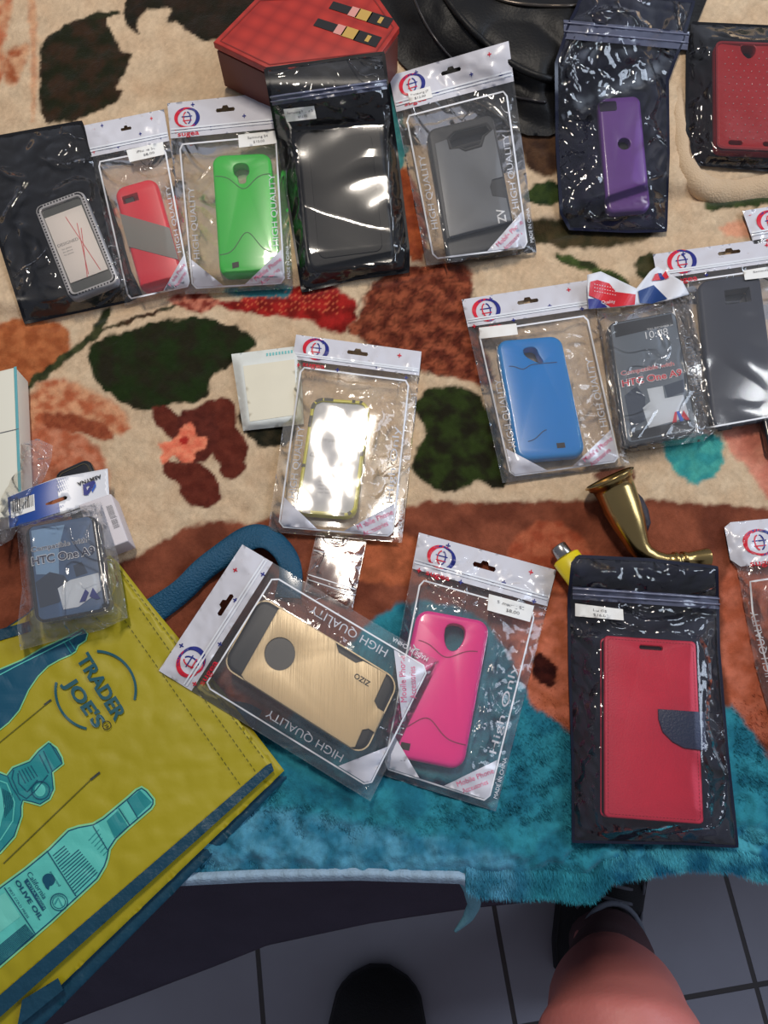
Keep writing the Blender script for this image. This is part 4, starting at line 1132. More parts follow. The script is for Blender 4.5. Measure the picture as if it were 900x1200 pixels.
# ---- C purple case
q = [(701, 114), (750, 111), (764, 246), (712, 249)]
FC_ = Frame(*q, 0.0105 + lean(q))
rC = case_root(FC_, 'translucent purple phone case with round cut-out, in the dark pouch by the black bag')
pm = mat('purple_rubber', (112, 70, 150), 0.30, var=0.05, coat=0.3)
case_body(FC_, pm, r=0.007, t=0.0095, root_=rC, holes=[circ(*FC_.l(0.52, 0.42), 0.0055, 24)])
mb_ = MB(); solid(FC_, rrect(FC_.w * 0.40, FC_.h * 0.085, 0.002, *FC_.l(0.22, 0.085)), [], 0.0005, 0.0001, 0.0003, mat('lens_dark', (36, 26, 52), 0.3), 'lens_cutout', rC)
solid(FC_, rrect(FC_.w * 0.90, FC_.h * 0.95, 0.006), [], 0.001, 0.0002, -0.006, mat('black_matt_case', (20, 21, 23), 0.55), 'backing_card', rC)
black_pouch([(660, -12), (812, 4), (781, 270), (664, 268)], 0.0004, 'dark glossy pouch holding the purple phone case, flap lying on the black bag', q, 0.012, (0.125, 0.205), seed=13, rise=lean, navy=True, fold=0.0004,
            outline=[(684, -12), (813, 2), (800, 46), (790, 72), (782, 94), (783, 180), (780, 270), (738, 271), (668, 268), (658, 250), (653, 170), (652, 74), (668, 26), (676, 10)], wr=0.0014, fr=FC_)

# ---- D red quilted case, top right
q = [(836, 48), (925, 52), (925, 178), (842, 175)]
FD = Frame(*q, 0.0105)
rD = case_root(FD, 'dark red phone case set with rows of small crystals, top right corner')
case_body(FD, mat('dark_red_leather', (166, 38, 44), 0.4, var=0.06, bump=0.2), r=0.006, t=0.010, root_=rD,
          holes=[np.array([FD.l(u, v) for u, v in smooth_poly([(0.36, 0.02), (0.56, 0.02), (0.56, 0.10), (0.47, 0.16), (0.40, 0.13), (0.35, 0.07)], 2)]), rrect(0.012, 0.0045, 0.002, *FD.l(0.26, 0.935)), rrect(0.012, 0.0045, 0.002, *FD.l(0.72, 0.935))])
mbs = MB(); mq = MB()
for i in range(9):
    for j in range(14):
        u = 0.13 + 0.105 * i + (0.05 if j % 2 else 0); v = 0.09 + 0.062 * j
        if v > 0.90 or (0.33 < u < 0.60 and v < 0.19): continue
        p = FD.l(u, v); V, Fc = tube([FD.pt([[p[0], p[1], z]])[0] for z in (0.0, 0.0005, 0.0009)], [0.0007, 0.0006, 0.0001], 6)
        mbs.add(V, Fc, mat('crystal', (240, 226, 226), 0.1, metal=0.6))
mbs.build('crystals', rD)['kind'] = 'stuff'
for k in range(-6, 12):
    for sgn in (1, -1):
        pass
solid(FD, rrect(FD.w * 1.0, FD.h * 1.0, 0.006), [rrect(FD.w * 0.95, FD.h * 0.96, 0.005)], 0.002, 0.0004, 0.0008, mat('dark_red_edge', (140, 32, 40), 0.4), 'raised_edge', rD)
black_pouch([(806, 27), (960, 34), (958, 204), (805, 191)], 0.0004, 'black pouch holding the crystal-dotted dark red case, cut off by the right edge', q, 0.0105, None, seed=14, fr=FD)

# ---- E red wallet case, lower right
q = [(708, 744), (816, 752), (825, 966), (709, 958)]
FE = Frame(*q, 0.0170)
rE = case_root(FE, 'red leather wallet phone case with a dark blue magnetic tab, lower right', cat='wallet case', name='wallet_case')
wm = mat('red_leatherette', (214, 44, 78), 0.42, var=0.08, vscale=90, bump=0.1, bscale=900)
solid(FE, rrect(FE.w, FE.h, 0.003), [rrect(0.0155, 0.0028, 0.0012, *FE.l(0.51, 0.055))], 0.0035, 0.0012, 0.0, wm, 'front_cover', rE)
solid(FE, rrect(FE.w * 0.96, FE.h * 0.98, 0.003, -0.001, 0), [], 0.0055, 0.001, -0.0036, mat('inner_tray', (52, 20, 26), 0.6), 'inner_tray', rE)
solid(FE, rrect(FE.w, FE.h, 0.003), [], 0.002, 0.0008, -0.0092, wm, 'back_cover', rE)
tabp = [FE.l(u, v) for u, v in [(1.05, 0.405), (0.56, 0.405), (0.56, 0.46), (0.60, 0.53), (0.70, 0.58), (0.82, 0.61), (1.05, 0.615)]]
solid(FE, np.array(tabp), [], 0.0016, 0.0005, 0.0016, mat('navy_leatherette', (44, 58, 92), 0.42, var=0.08, bump=0.25, bscale=900), 'magnetic_tab', rE)
mb_ = MB()
mgn = 0.0022
ring = resample(rrect(FE.w - 2 * mgn, FE.h - 2 * mgn, 0.002), 0.0022)
for i in range(0, len(ring) - 1):
    a, c = ring[i], ring[i] + (ring[i + 1] - ring[i]) * 0.6
    V, Fc = stroke([a, c], 0.00035, False, 0.01); flat(FE, V, [f[::-1] for f in Fc], 0.00015, mat('red_thread', (150, 24, 48), 0.6), None, None, mb_)
mb_.build('stitching', rE, False)['kind'] = 'stuff'
black_pouch([(671, 652), (840, 665), (864, 992), (672, 986)], 0.0055, 'large black zip pouch holding the red wallet case, near the blanket edge', q, 0.0135, (0.105, 0.15), seed=15, navy=True, rise=lambda P: 0.017 * sstep((715 - np.asarray(P, float).reshape(-1, 2)[:, 1]) / 50),
            outline=[(678, 652), (760, 656), (840, 665), (842, 760), (852, 880), (864, 992), (800, 988), (672, 986), (672, 900), (668, 780), (667, 700), (671, 660)],
            stick=([(674, 707), (730, 714), (731, 727), (674, 722)], [('LG G5', 0.38, 0.28), ('$16.00', 0.38, 0.32)]), fr=FE)

# ================================================================== COMPATIBLE-PHONE PACKETS
def packet(q, base, pouch, label, plabel, red, seed, header):
    F_ = Frame(*q, base + 0.0115)
    r_ = thing('boxed_phone_case', F_.c - F_.n * 0.0115, plabel, 'phone case')
    solid(F_, rrect(F_.w, F_.h, 0.007), [], 0.011, 0.0025, 0.0, mat('black_gloss_case', (30, 31, 35), 0.2, coat=0.8), 'case_bumper', r_)
    solid(F_, rrect(F_.w * (0.93 if red else 0.86), F_.h * 0.96, 0.004), [], 0.0008, 0.0002, 0.0005, mat('card_slate' if red else 'card_blue', (98, 110, 124) if red else (70, 98, 136), 0.35, var=0.25, vscale=22), 'picture_card', r_)
    mb_ = MB()
    pale = mat('card_pale', (206, 214, 224), 0.4, var=0.08, vscale=30); dark = mat('card_dark', (44, 60, 84), 0.4, var=0.2, vscale=40)
    def pg(pts, m, z=0.0007):
        V, Fc = tess(F_.L(pts), (), 0.004); flat(F_, V, [f[::-1] for f in Fc], z, m, None, None, mb_)
    if not red:
        pg([(0.08, 0.60), (0.28, 0.52), (0.46, 0.58), (0.52, 0.66), (0.36, 0.84), (0.10, 0.86)], dark)
        pg([(0.60, 0.50), (0.72, 0.48), (0.78, 0.60), (0.62, 0.62)], dark)
        pg([(0.36, 0.70), (0.54, 0.64), (0.92, 0.62), (0.92, 0.80), (0.60, 0.92), (0.40, 0.92)], pale, 0.0008)
        pg([(0.10, 0.06), (0.56, 0.06), (0.44, 0.30), (0.40, 0.56), (0.10, 0.52)], mat('card_sky', (130, 166, 202), 0.4, var=0.15, vscale=25), 0.0006)
    else:
        pg([(0.08, 0.03), (0.92, 0.03), (0.92, 0.12), (0.08, 0.14)], mat('card_black', (26, 28, 34), 0.3), 0.0006)
        pg([(0.08, 0.62), (0.26, 0.56), (0.36, 0.66), (0.30, 0.84), (0.10, 0.88)], dark)
        pg([(0.40, 0.60), (0.62, 0.60), (0.62, 0.72), (0.42, 0.72)], pale)
        pg([(0.30, 0.74), (0.42, 0.70), (0.88, 0.70), (0.90, 0.88), (0.34, 0.90)], pale, 0.0008)
        pg([(0.64, 0.60), (0.92, 0.58), (0.90, 0.68), (0.66, 0.70)], dark)
        pg([(0.08, 0.90), (0.92, 0.90), (0.92, 0.97), (0.08, 0.97)], mat('card_black', (26, 28, 34), 0.3), 0.0006)
    tc_ = REDP if red else mat('card_navy_text', (20, 32, 74), 0.4)
    halo = mat('card_halo', (236, 240, 246), 0.4)
    ztx = 0.0010
    if red: ftext(F_, '10:08', 0.66, 0.17, 0.0068, 0.0, halo, ztx, mb_, 0.0); ftext(F_, 'THU, DECEMBER 24', 0.72, 0.125, 0.0018, 0.0, halo, ztx, mb_)
    v1, v2 = (0.44, 0.52) if red else (0.26, 0.38)
    ftext(F_, 'Compatible with', 0.45, v1, 0.0038, 0.0, halo, ztx, mb_, 0.04, F_.w * 0.76); ftext(F_, 'Compatible with', 0.45, v1, 0.0036, 0.0, tc_, ztx + 0.0002, mb_, 0.0, F_.w * 0.75)
    ftext(F_, 'HTC One A9', 0.49, v2, 0.0060, 0.0, halo, ztx, mb_, 0.06, F_.w * 0.86); ftext(F_, 'HTC One A9', 0.49, v2, 0.0056, 0.0, tc_, ztx + 0.0002, mb_, 0.02, F_.w * 0.84)
    if red:
        for pts, m in (([(0.66, 0.90), (0.72, 0.82), (0.75, 0.82), (0.72, 0.90)], REDP), ([(0.74, 0.82), (0.78, 0.82), (0.82, 0.90), (0.77, 0.90)], mat('logo_blue', (40, 90, 190), 0.4)), ([(0.80, 0.86), (0.84, 0.82), (0.90, 0.90), (0.85, 0.90)], REDP)): pg(pts, m, 0.0012)
    else:
        for pts in ([(0.62, 0.88), (0.72, 0.76), (0.76, 0.80), (0.70, 0.88)], [(0.76, 0.84), (0.82, 0.76), (0.90, 0.88), (0.84, 0.88)]): pg(pts, NAVY, 0.0012)
    mb_.build('card_print', r_, False)
    b = Bag('package_pouch', *pouch[:4], base, label, 'phone case package', q, 0.0125, 0.0015, seed=seed, outline=pouch)
    b.frame = F_; b.clear = 0.0018; b.smin = 0.45; b.film(FILMC, step=2.8)
    header(b)
    return b

def hdr_left(b):
    def hp(P, h): return D(P, h)
    q = [(8, 582), (66, 560), (126, 549), (128, 583), (72, 602), (10, 620)]
    slit = [(53, 590), (60, 587), (76, 581), (79, 582), (78, 585), (62, 591), (54, 592)]
    z = 0.020
    V, F = tess(q, [slit], 4); W = D(V, z + 0.003 * np.sin(V[:, 0] / 25.0)); hd = mesh_obj('header_card', W, F, mat('card_white', (226, 228, 234), 0.35), None, b.root)
    hd.modifiers.new('t', 'SOLIDIFY').thickness = 0.0006
    mb_ = MB()
    def put(poly, m, o=0.0007, holes=()):
        V, F = tess(poly, holes, 3); mb_.add(D(V, z + 0.003 * np.sin(V[:, 0] / 25.0) + o), F, m)
    put([(9, 583), (40, 570), (66, 561), (70, 600), (40, 610), (11, 619)], mat('card_royal_blue', (26, 70, 150), 0.35), 0.0007, [[(53, 590), (60, 587), (69.5, 583.5), (69.8, 588.6), (62, 591), (54, 592)]])
    put([(12, 588), (40, 579), (41, 598), (13, 607)], STK, 0.0010)
    rg = random.Random(5)
    x = 14.5
    while x < 39:
        wd = rg.choice([0.6, 0.9, 1.4]); y = 588 - (x - 12) * 0.32
        put([(x, y), (x + wd, y - 0.3 * wd), (x + wd + 0.5, y + 13), (x + 0.5, y + 13.3)], BLK, 0.0013); x += wd + rg.choice([0.7, 1.0, 1.5])
    for i in range(6):
        for j in range(11):
            cx = 66.5 + i * 2.4 + (1.2 if j % 2 else 0); cy = 563 + j * 3.2 - i * 0.9; s_ = 1.35 - 0.2 * i
            if 575 < cy < 592 and cx < 81: continue
            if s_ > 0.2: put([(cx - s_, cy), (cx, cy - s_), (cx + s_, cy), (cx, cy + s_)], mat('card_royal_blue', (26, 70, 150), 0.35), 0.0009)
    P, F = text_px('ASMYNA', (118, 556), (-28, 9.5), (1.5, 4.2), 0.03); mb_.add(D(P, z + 0.003 * np.sin(P[:, 0] / 25.0) + 0.0009), F, BLK)
    put([(97, 568), (110, 563), (112, 565), (103, 580), (98, 580)], NAVY, 0.0009, [[(101, 570), (106, 568), (102, 575)]])
    for k in range(3): put([(107 + 1.8 * k, 575 - 3 * k), (112, 566 + k), (112.4, 568 + k), (108.5 + 1.6 * k, 577 - 3 * k)], mat('logo_blue', (40, 90, 190), 0.4), 0.0010)
    sub(mb_, 'header_print', hd)

packet([(28, 620), (112, 599), (130, 717), (40, 728)], 0.0200, [(20, 610), (118, 590), (150, 722), (22, 750), (20, 700)][:4] and [(19, 612), (118, 588), (138, 650), (150, 724), (120, 738), (60, 752), (24, 762), (20, 735), (26, 690)],
       'crinkled clear packet with a blue and white header card, at the yellow tote corner', 'boxed black phone case with a blue picture card, lying on the yellow tote', False, 21, hdr_left)

def hdr_right(b):
    z = 0.010
    def hz(V): return z + 0.004 * np.sin(V[:, 0] / 9.0 + V[:, 1] / 17.0)
    V, F = tess([(688, 322), (704, 318), (746, 338), (762, 318), (770, 312), (800, 330), (808, 345), (781, 352), (744, 358), (690, 362)], (), 3)
    hd = mesh_obj('header_card', D(V, hz(V)), F, mat('card_white', (226, 228, 234), 0.35), None, b.root); hd.modifiers.new('t', 'SOLIDIFY').thickness = 0.0006
    mb_ = MB()
    def put(poly, m, o=0.0008):
        V, F = tess(poly, (), 3); mb_.add(D(V, hz(V) + o), F, m)
    red = mat('card_red', (212, 40, 52), 0.35)
    put([(692, 330), (700, 328), (714, 332), (722, 342), (745, 345), (744, 357), (716, 360), (704, 352), (690, 346)], red)
    put([(689, 350), (702, 350), (712, 360), (690, 362)], NAVY)
    put([(748, 341), (766, 334), (782, 350), (764, 356), (750, 355)], mat('card_deep_blue', (24, 62, 124), 0.35), 0.0009)
    for i in range(9):
        for j in range(3): put([(696 + 3 * i, 333 + 4 * j + 0.6 * i), (697.2 + 3 * i, 332.4 + 4 * j + 0.6 * i), (697.8 + 3 * i, 333.6 + 4 * j + 0.6 * i)], PWHITE, 0.0011)
    P, F = text_px('Quality', (705, 356), (16, -1), (-0.4, -4)); mb_.add(D(P, hz(P) + 0.0012), F, PWHITE)
    put([(764, 329), (768, 321), (771, 320), (774, 328)], red, 0.0010); put([(771, 320), (775, 320), (779, 327), (774, 328)], NAVY, 0.0011); put([(776, 323), (780, 317), (784, 325), (780, 327)], red, 0.0012)
    sub(mb_, 'header_print', hd)
packet([(712, 379), (792, 362), (819, 507), (733, 522)], 0.0030, [(699, 362), (806, 346), (815, 380), (828, 440), (838, 505), (824, 517), (740, 529), (724, 522), (712, 450)],
       'clear packet with a crumpled red and blue header, between the blue and navy cases', 'boxed black phone case whose card shows 10:08, right of the blue one', True, 22, hdr_right)

# small white box and dark case behind the left packet
def block(q, h, t, m, name, label, cat, r=0.001, b=0.0008, part='box_body'):
    F_ = Frame(*q, h); r_ = thing(name, F_.c - F_.n * t, label, cat)
    solid(F_, rrect(F_.w, F_.h, r), [], t, b, 0.0, m, part, r_); return F_, r_
Fk, rk = block([(62, 556), (104, 534), (128, 596), (86, 612)], 0.012, 0.009, mat('black_gloss_case', (30, 31, 35), 0.2, coat=0.8), 'phone_case', 'black phone case sticking out behind the blue and white header card', 'phone case', 0.006, 0.002, 'shell')
mb_ = MB(); V, Fc = stroke(rrect(Fk.w * 0.8, Fk.h * 0.85, 0.004), 0.0008, True, 0.003); flat(Fk, V, [f[::-1] for f in Fc], 0.0003, mat('camo_patch', (58, 54, 34), 0.5), 'back_groove', rk)
Fk, rk = block([(92, 590), (130, 580), (150, 632), (112, 650)], 0.019, 0.017, mat('carton_white', (214, 208, 212), 0.5), 'small_carton', 'small white carton half hidden behind the left packet', 'box')
mb_ = MB()
for k in range(3): ftext(Fk, 'screen protector', 0.75 + 0.06 * k, 0.45, 0.002, math.radians(90), mat('ink_grey', (96, 96, 100), 0.6), 0.0002, mb_)
mb_.build('carton_print', rk, False)

# ================================================================== OTHER SMALL THINGS ON THE BLANKET
# white sachet beside the yellow case pouch
bs = Bag('paper_sachet', (271, 415), (352, 405), (356, 497), (285, 505), 0.0004, 'square white sachet lying under the left edge of the centre pouch', 'sachet', [(284, 428), (345, 420), (348, 488), (292, 495)], 0.005, 0.0003, seed=31)
V, F = tess(bs.out, (), 4); mesh_obj('sachet_wrapper', D(V, bs.hf(V)), F, mat('sachet_paper', (222, 226, 220), 0.5, var=0.05, bump=0.2, bscale=120), None, bs.root)
V, F = tess([(285, 429), (345, 421), (348, 486), (293, 494)], (), 4); mesh_obj('sachet_pad', D(V, bs.hf(V, 0.0003)), F, mat('sachet_pad', (224, 218, 196), 0.6, var=0.05), None, bs.root)
mb_ = MB()
for k in range(9):
    x = 312 + 3.6 * k; y = 414 - 0.45 * k; V, F = tess([(x, y), (x + 2, y - .3), (x + 2.2, y + 3), (x + .2, y + 3.3)], (), 4); mb_.add(D(V, bs.hf(V, 0.0004)), F, mat('sachet_print', (120, 196, 196), 0.5))
mb_.build('dotted_print', bs.root, False)

bs = Bag('small_plastic_bag', (371, 624), (430, 632), (413, 714), (356, 692), 0.0004, 'small empty crinkled clear bag between the centre pouch and the gold case', 'plastic bag', [(385, 645), (410, 650), (400, 690), (375, 680)], 0.003, 0.0018, seed=32)
bs.film(FILMC, 'film', 2.6)
mp = MB()
for v in (0.30, 0.72, 0.80): bs.line([(0.02, v), (0.98, v)], 1.2, PWHITE, mp)
mp.build('seal_lines', bs.root)

# white carton with teal edge at the left border
Fw, rw = block([(-70, 440), (20, 441), (25, 588), (-70, 640)], 0.022, 0.020, mat('carton_cream', (226, 224, 208), 0.5), 'white_carton', 'plain white carton with a teal edge, cut off by the left border', 'box', 0.003, 0.001)
solid(Fw, Fw.L([(0.965, 0.0), (1.0, 0.0), (1.0, 0.98), (0.965, 0.97)]), [], 0.0006, 0.0001, 0.0003, mat('carton_teal', (96, 170, 178), 0.5), 'edge_stripe', rw)
mb_ = MB(); V, Fc = stroke(Fw.L([(0.66, 0.44), (1.0, 0.445)]), 0.0006, False, 0.01); flat(Fw, V, [f[::-1] for f in Fc], 0.0004, INK, 'lid_seam', rw)
ob = [(24, 520), (44, 514), (62, 522), (60, 540), (52, 560), (40, 580), (30, 604), (14, 632), (0, 640), (-10, 600), (10, 560), (22, 548)]
bs = Bag('crinkled_wrapper', (24, 520), (62, 516), (40, 600), (0, 640), 0.020, 'crinkled clear wrapper between the white carton and the blue header card', 'wrapper', [(20, 560), (40, 540), (45, 555), (25, 590)], 0.004, 0.0028, outline=ob, seed=33)
bs.film(FILMC, 'film', 2.4)

# ---- red hexagonal gift box, top
top = [(250, 49), (312, 79), (446, 63), (468, 32), (440, -8), (300, -2)]
zt = float(terrain(at_z([(360, 40)], ZB + 0.05)[:, :2])[0]) + 0.040
Wt = at_z(top, zt)[:, :2]; cx_, cy_ = Wt.mean(0)
rh = thing('gift_box', (cx_, cy_, ZB + 0.028), 'red hexagonal gift box with two pictured lipsticks on its patterned lid', 'box')
class Loc:                       # upright local frame in world metres
    def __init__(s, c): s.c = np.array(c, float)
    def pt(s, V): return np.asarray(V, float) + s.c
Fh_ = Loc((cx_, cy_, zt)); poly = Wt - [cx_, cy_]
redb = mat('box_red', (196, 50, 40), 0.45, var=0.06)
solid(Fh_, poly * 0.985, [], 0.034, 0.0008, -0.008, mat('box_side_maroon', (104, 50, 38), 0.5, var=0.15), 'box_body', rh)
lidm = bpy.data.materials.new('box_lid_pattern'); lidm.use_nodes = True
_N = lidm.node_tree.nodes; _L = lidm.node_tree.links
_t = _N.new('ShaderNodeTexCoord'); _m = _N.new('ShaderNodeMapping'); _m.inputs['Rotation'].default_value = (0, 0, 0.5); _v = _N.new('ShaderNodeTexVoronoi'); _v.inputs['Scale'].default_value = 62; _v.inputs['Randomness'].default_value = 0.0
_r = _N.new('ShaderNodeValToRGB'); _r.color_ramp.elements[0].color = lin((190, 56, 44)) + (1,); _r.color_ramp.elements[1].color = lin((150, 38, 32)) + (1,); _r.color_ramp.elements[1].position = 0.7
_L.new(_t.outputs['Object'], _m.inputs[0]); _L.new(_m.outputs[0], _v.inputs['Vector']); _L.new(_v.outputs['Distance'], _r.inputs[0]); _L.new(_r.outputs[0], _N['Principled BSDF'].inputs['Base Color'])
_N['Principled BSDF'].inputs['Roughness'].default_value = 0.4
solid(Fh_, poly, [], 0.006, 0.0008, 0.0, lidm, 'lid', rh)
mb_ = MB(); V, Fc = stroke(poly * 0.93, 0.0012, True, 0.01); flat(Fh_, V, Fc, 0.0003, mat('box_line', (130, 30, 26), 0.5), 'lid_border', rh)
def lipstick(a, c, wd, mb_):
    a, c = (at_z([p], zt)[0, :2] - [cx_, cy_] for p in (a, c)); d = c - a; n_ = np.array([-d[1], d[0]]); n_ /= np.linalg.norm(n_); n_ *= wd / 2
    def seg(t0, t1, k, m, z): flat(Fh_, np.array([a + d * t0 - n_ * k, a + d * t1 - n_ * k, a + d * t1 + n_ * k, a + d * t0 + n_ * k]), [(0, 1, 2, 3)], z, m, None, None, mb_)
    seg(0, .32, .75, BLK, .0004); seg(.32, .46, .9, mat('lip_pink', (214, 150, 140), 0.4), .0004); seg(.44, .66, .95, mat('lip_gold', (196, 160, 84), 0.35), .0004); seg(.64, 1, 1, BLK, .0004); seg(.80, .86, .6, mat('lip_gold', (196, 160, 84), 0.35), .0006)
mb_ = MB(); lipstick((370, 26), (444, 50), 0.0125, mb_); pk = mb_.build('lipstick_picture', rh, False)
mb_ = MB(); lipstick((388, 6), (458, 28), 0.0125, mb_); mb_.build('lipstick_picture', rh, False)

# ---- black handbag behind, top
rbag = thing('handbag', D([(620, 40)], 0)[0], 'large soft black handbag behind the grey and purple case pouches', 'handbag')
V, F = tess(ol, (), 5)
hz = hbag(V)
blk = mat('black_leather', (15, 15, 16), 0.5, var=0.1, bump=0.2, bscale=400, spec=0.3)
mesh_obj('bag_body', D(V, hz), F, blk, None, rbag)
def cord_on(pts, r, m, name, parent, hfun, step=8):
    P = resample(smooth_poly_open(pts), step, False); V, Fc = tube(D(P, hfun(P) + r * 0.6), [r] * len(P), 10); return mesh_obj(name, V, Fc, m, None, parent)
def smooth_poly_open(pts, it=2):
    pts = np.asarray(pts, float)
    for _ in range(it):
        a = pts[:-1]; b_ = pts[1:]; mid = np.stack([0.75 * a + 0.25 * b_, 0.25 * a + 0.75 * b_], 1).reshape(-1, 2); pts = np.concatenate([pts[:1], mid, pts[-1:]])
    return pts
cord_on([(512, -20), (530, 10), (560, 44), (604, 80), (650, 96), (690, 90)], 0.0030, blk, 'handle', rbag, hbag)
cord_on([(478, -20), (500, 34), (536, 78), (590, 112), (640, 120)], 0.0012, mat('black_piping', (44, 42, 44), 0.3), 'piping', rbag, hbag)
cord_on([(560, -16), (585, 2), (640, 8), (700, 6)], 0.0016, mat('zip_metal_dark', (96, 88, 80), 0.3, metal=0.8), 'zipper', rbag, hbag)

# ---- brass vessel
px_per = lambda p: FOC / (CAMZ - ZB) * 0.93
bp_ = [(714, 561, .0172), (716, 565, .0168), (717, 567, .0150), (722, 577, .0140), (729, 595, .0134), (737, 613, .0118), (743, 628, .0096), (748, 640, .0080), (755, 649, .0074), (766, 655, .0066), (779, 658, .0058), (789, 658, .0056), (790, 658, .0068), (794, 657.5, .0068), (795, 657, .0052), (800, 657, .0054), (801, 657, .0066), (804, 656, .0062), (806, 656, .0056), (815, 655, .0060), (827, 654, .0070), (829, 654, .0071)]
pts = np.array(bp_)
i0 = np.linspace(0, len(pts) - 1, len(pts))
hC = np.maximum(pts[:, 2], 0.0074) + 0.004
W = np.concatenate([D([p[:2]], h__) for p, h__ in zip(pts, np.interp(np.arange(len(pts)), [0, 2, 8, 21], [0.020, 0.018, 0.0085, 0.0075]))])
rv = thing('brass_pipe', W.mean(0) - [0, 0, .01], 'polished brass horn-shaped pipe lying behind the red wallet case pouch', 'brass pipe')
brass = mat('brass', (176, 150, 98), 0.24, metal=1.0, var=0.08, vscale=40)
V, F = tube(W, list(pts[:, 2]), 32, caps=False)
inner_p = W[:8]; Vi, Fi = tube(inner_p + (W[1] - W[0]) * 0.02, [r * 0.88 for r in pts[:8, 2]], 32, caps=False)
mb_ = MB(); mb_.add(V, F, brass); n1_ = len(V)
mb_.build('pipe_body', rv)
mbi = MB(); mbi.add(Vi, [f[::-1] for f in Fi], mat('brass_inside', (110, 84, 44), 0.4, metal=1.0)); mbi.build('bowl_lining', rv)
ax = W[1] - W[0]; ax /= np.linalg.norm(ax)
a_ = [W[0] + ax * t for t in (-0.001, -0.0004, 0.0006, 0.0012)]
V, F = tube(a_, [.0170, .0186, .0186, .0168], 32, caps=False); mesh_obj('rim', V, F, brass, None, rv)
gp = [(742, 574), (747, 586), (752, 600), (756, 614), (757, 624)]
W2 = np.concatenate([D([p], 0.012) for p in gp]); V, F = tube(W2, [.001, .004, .0048, .004, .001], 14)
mesh_obj('dark_grip_inlay', V, F, mat('dark_inlay', (40, 34, 44), 0.6, var=0.5, vscale=400, bump=0.5), None, rv)

# ---- yellow lighter, half under the pouch
A, B2, C2 = D([(653, 640)], 0.010)[0], D([(662, 652)], 0.010)[0], D([(690, 690)], 0.009)[0]
rl = thing('lighter', (A + C2) / 2 - [0, 0, .01], 'yellow lighter with a metal end, half under the red wallet case pouch', 'lighter')
V, F = tube([A, A + (B2 - A) * .1, A + (B2 - A) * .9, B2], [.0055, .0062, .0062, .0058], 20); mesh_obj('metal_cap', V, F, mat('steel', (170, 168, 164), 0.25, metal=1.0), None, rl)
V, F = tube([B2, B2 + (C2 - B2) * .04, B2 + (C2 - B2) * .9, C2], [(.0085, .0055), (.0105, .0068), (.0105, .0062), (.009, .005)], 24)
mesh_obj('lighter_body', V, F, mat('yellow_plastic', (232, 210, 30), 0.3, coat=0.3), None, rl)
W2 = [B2 + (C2 - B2) * .25 + [0.002, 0.002, .0068], B2 + (C2 - B2) * .3 + [0.004, 0.004, .0074], B2 + (C2 - B2) * .35 + [0.006, 0.006, .0068]]
V, F = tube(W2, [.0015, .002, .001], 10); mesh_obj('lighter_switch', V, F, BLK, None, rl)
# dark phone case corner at the right border
block([(888, 480), (980, 462), (990, 540), (905, 520)], 0.010, 0.008, mat('black_gloss_case', (30, 31, 35), 0.2, coat=0.8), 'phone_case', 'black phone case corner just inside the right border, below the navy case', 'phone case', 0.005, 0.002, 'shell')

# ================================================================== YELLOW TOTE
_te = _edge
def tote_surf(XY):
    XY = np.asarray(XY, float).reshape(-1, 2); X, Y = XY[:, 0], XY[:, 1]
    ye_ = np.interp(X, _te[:, 0], _te[:, 1]); e = np.clip(ye_ - Y, 0, 1)
    return ZB + LIFT + 0.0075 - 0.10 * e ** 2 / (e + 0.03) + 0.0012 * vnoise(XY, 0.12, 2, 1) + 0.0008 * np.abs(vnoise(XY, 0.05, 6, 2))
def TP(P, h=0.0): return D(P, h, tote_surf)
YEL = mat('tote_yellow', (166, 152, 14), 0.5, var=0.10, vscale=14, bump=0.25, bscale=60)
TEAL = mat('tote_teal', (8, 62, 84), 0.45, var=0.10, bump=0.3, bscale=300)
LTEAL = mat('tote_light_teal', (92, 196, 184), 0.42, var=0.06)
MTEAL = mat('tote_mid_teal', (34, 138, 142), 0.42, var=0.12)
DTEAL = mat('tote_ink_teal', (8, 78, 104), 0.42)
GLOW = mat('tote_print_edge', (132, 206, 150), 0.42)
TXB = mat('tote_text_teal', (22, 84, 96), 0.42)
rt = thing('tote_bag', TP([(100, 900)], 0)[0] - [0, 0, .012], 'yellow and teal shopping tote with bottle pictures, lower left', 'tote bag')
back = [(118, 640), (136, 658), (176, 710), (256, 806), (334, 904), (336, 912), (46, 1206), (-160, 1396), (-260, 1100), (-120, 820), (30, 720)]
V, F = tess(back, (), 8); mesh_obj('back_panel', TP(V, -0.006), F, TEAL, None, rt).modifiers.new('t', 'SOLIDIFY').thickness = 0.0006
mid = [(120, 642), (139, 660), (178, 710), (258, 806), (333, 903), (20, 1204), (-160, 1370), (-250, 1090), (-120, 820), (30, 722)]
V, F = tess(mid, (), 8); mesh_obj('gusset_panel', TP(V, -0.002), F, YEL, None, rt).modifiers.new('t', 'SOLIDIFY').thickness = 0.0006
frt = [(112, 650), (133, 664), (170, 710), (250, 806), (319, 896), (0, 1170), (-160, 1310), (-240, 1080), (-120, 826), (30, 730)]
V, F = tess(frt, (), 5); front = mesh_obj('front_panel', TP(V, 0.002 + 0.0006 * np.abs(vnoise(V, 60, 3, 2))), F, YEL, None, rt); front.modifiers.new('t', 'SOLIDIFY').thickness = 0.0006
def tput(mb_, poly, m, o, holes=(), step=4):
    V, F = tess(poly, holes, step); mb_.add(TP(V, 0.002 + 0.0006 * np.abs(vnoise(V, 60, 3, 2)) + o), F, m)
def tline(mb_, pts, wd, m, o=0.0012, closed=False):
    V, F = stroke(pts, wd, closed, 4); mb_.add(TP(V, 0.002 + 0.0006 * np.abs(vnoise(V, 60, 3, 2)) + o), F, m)
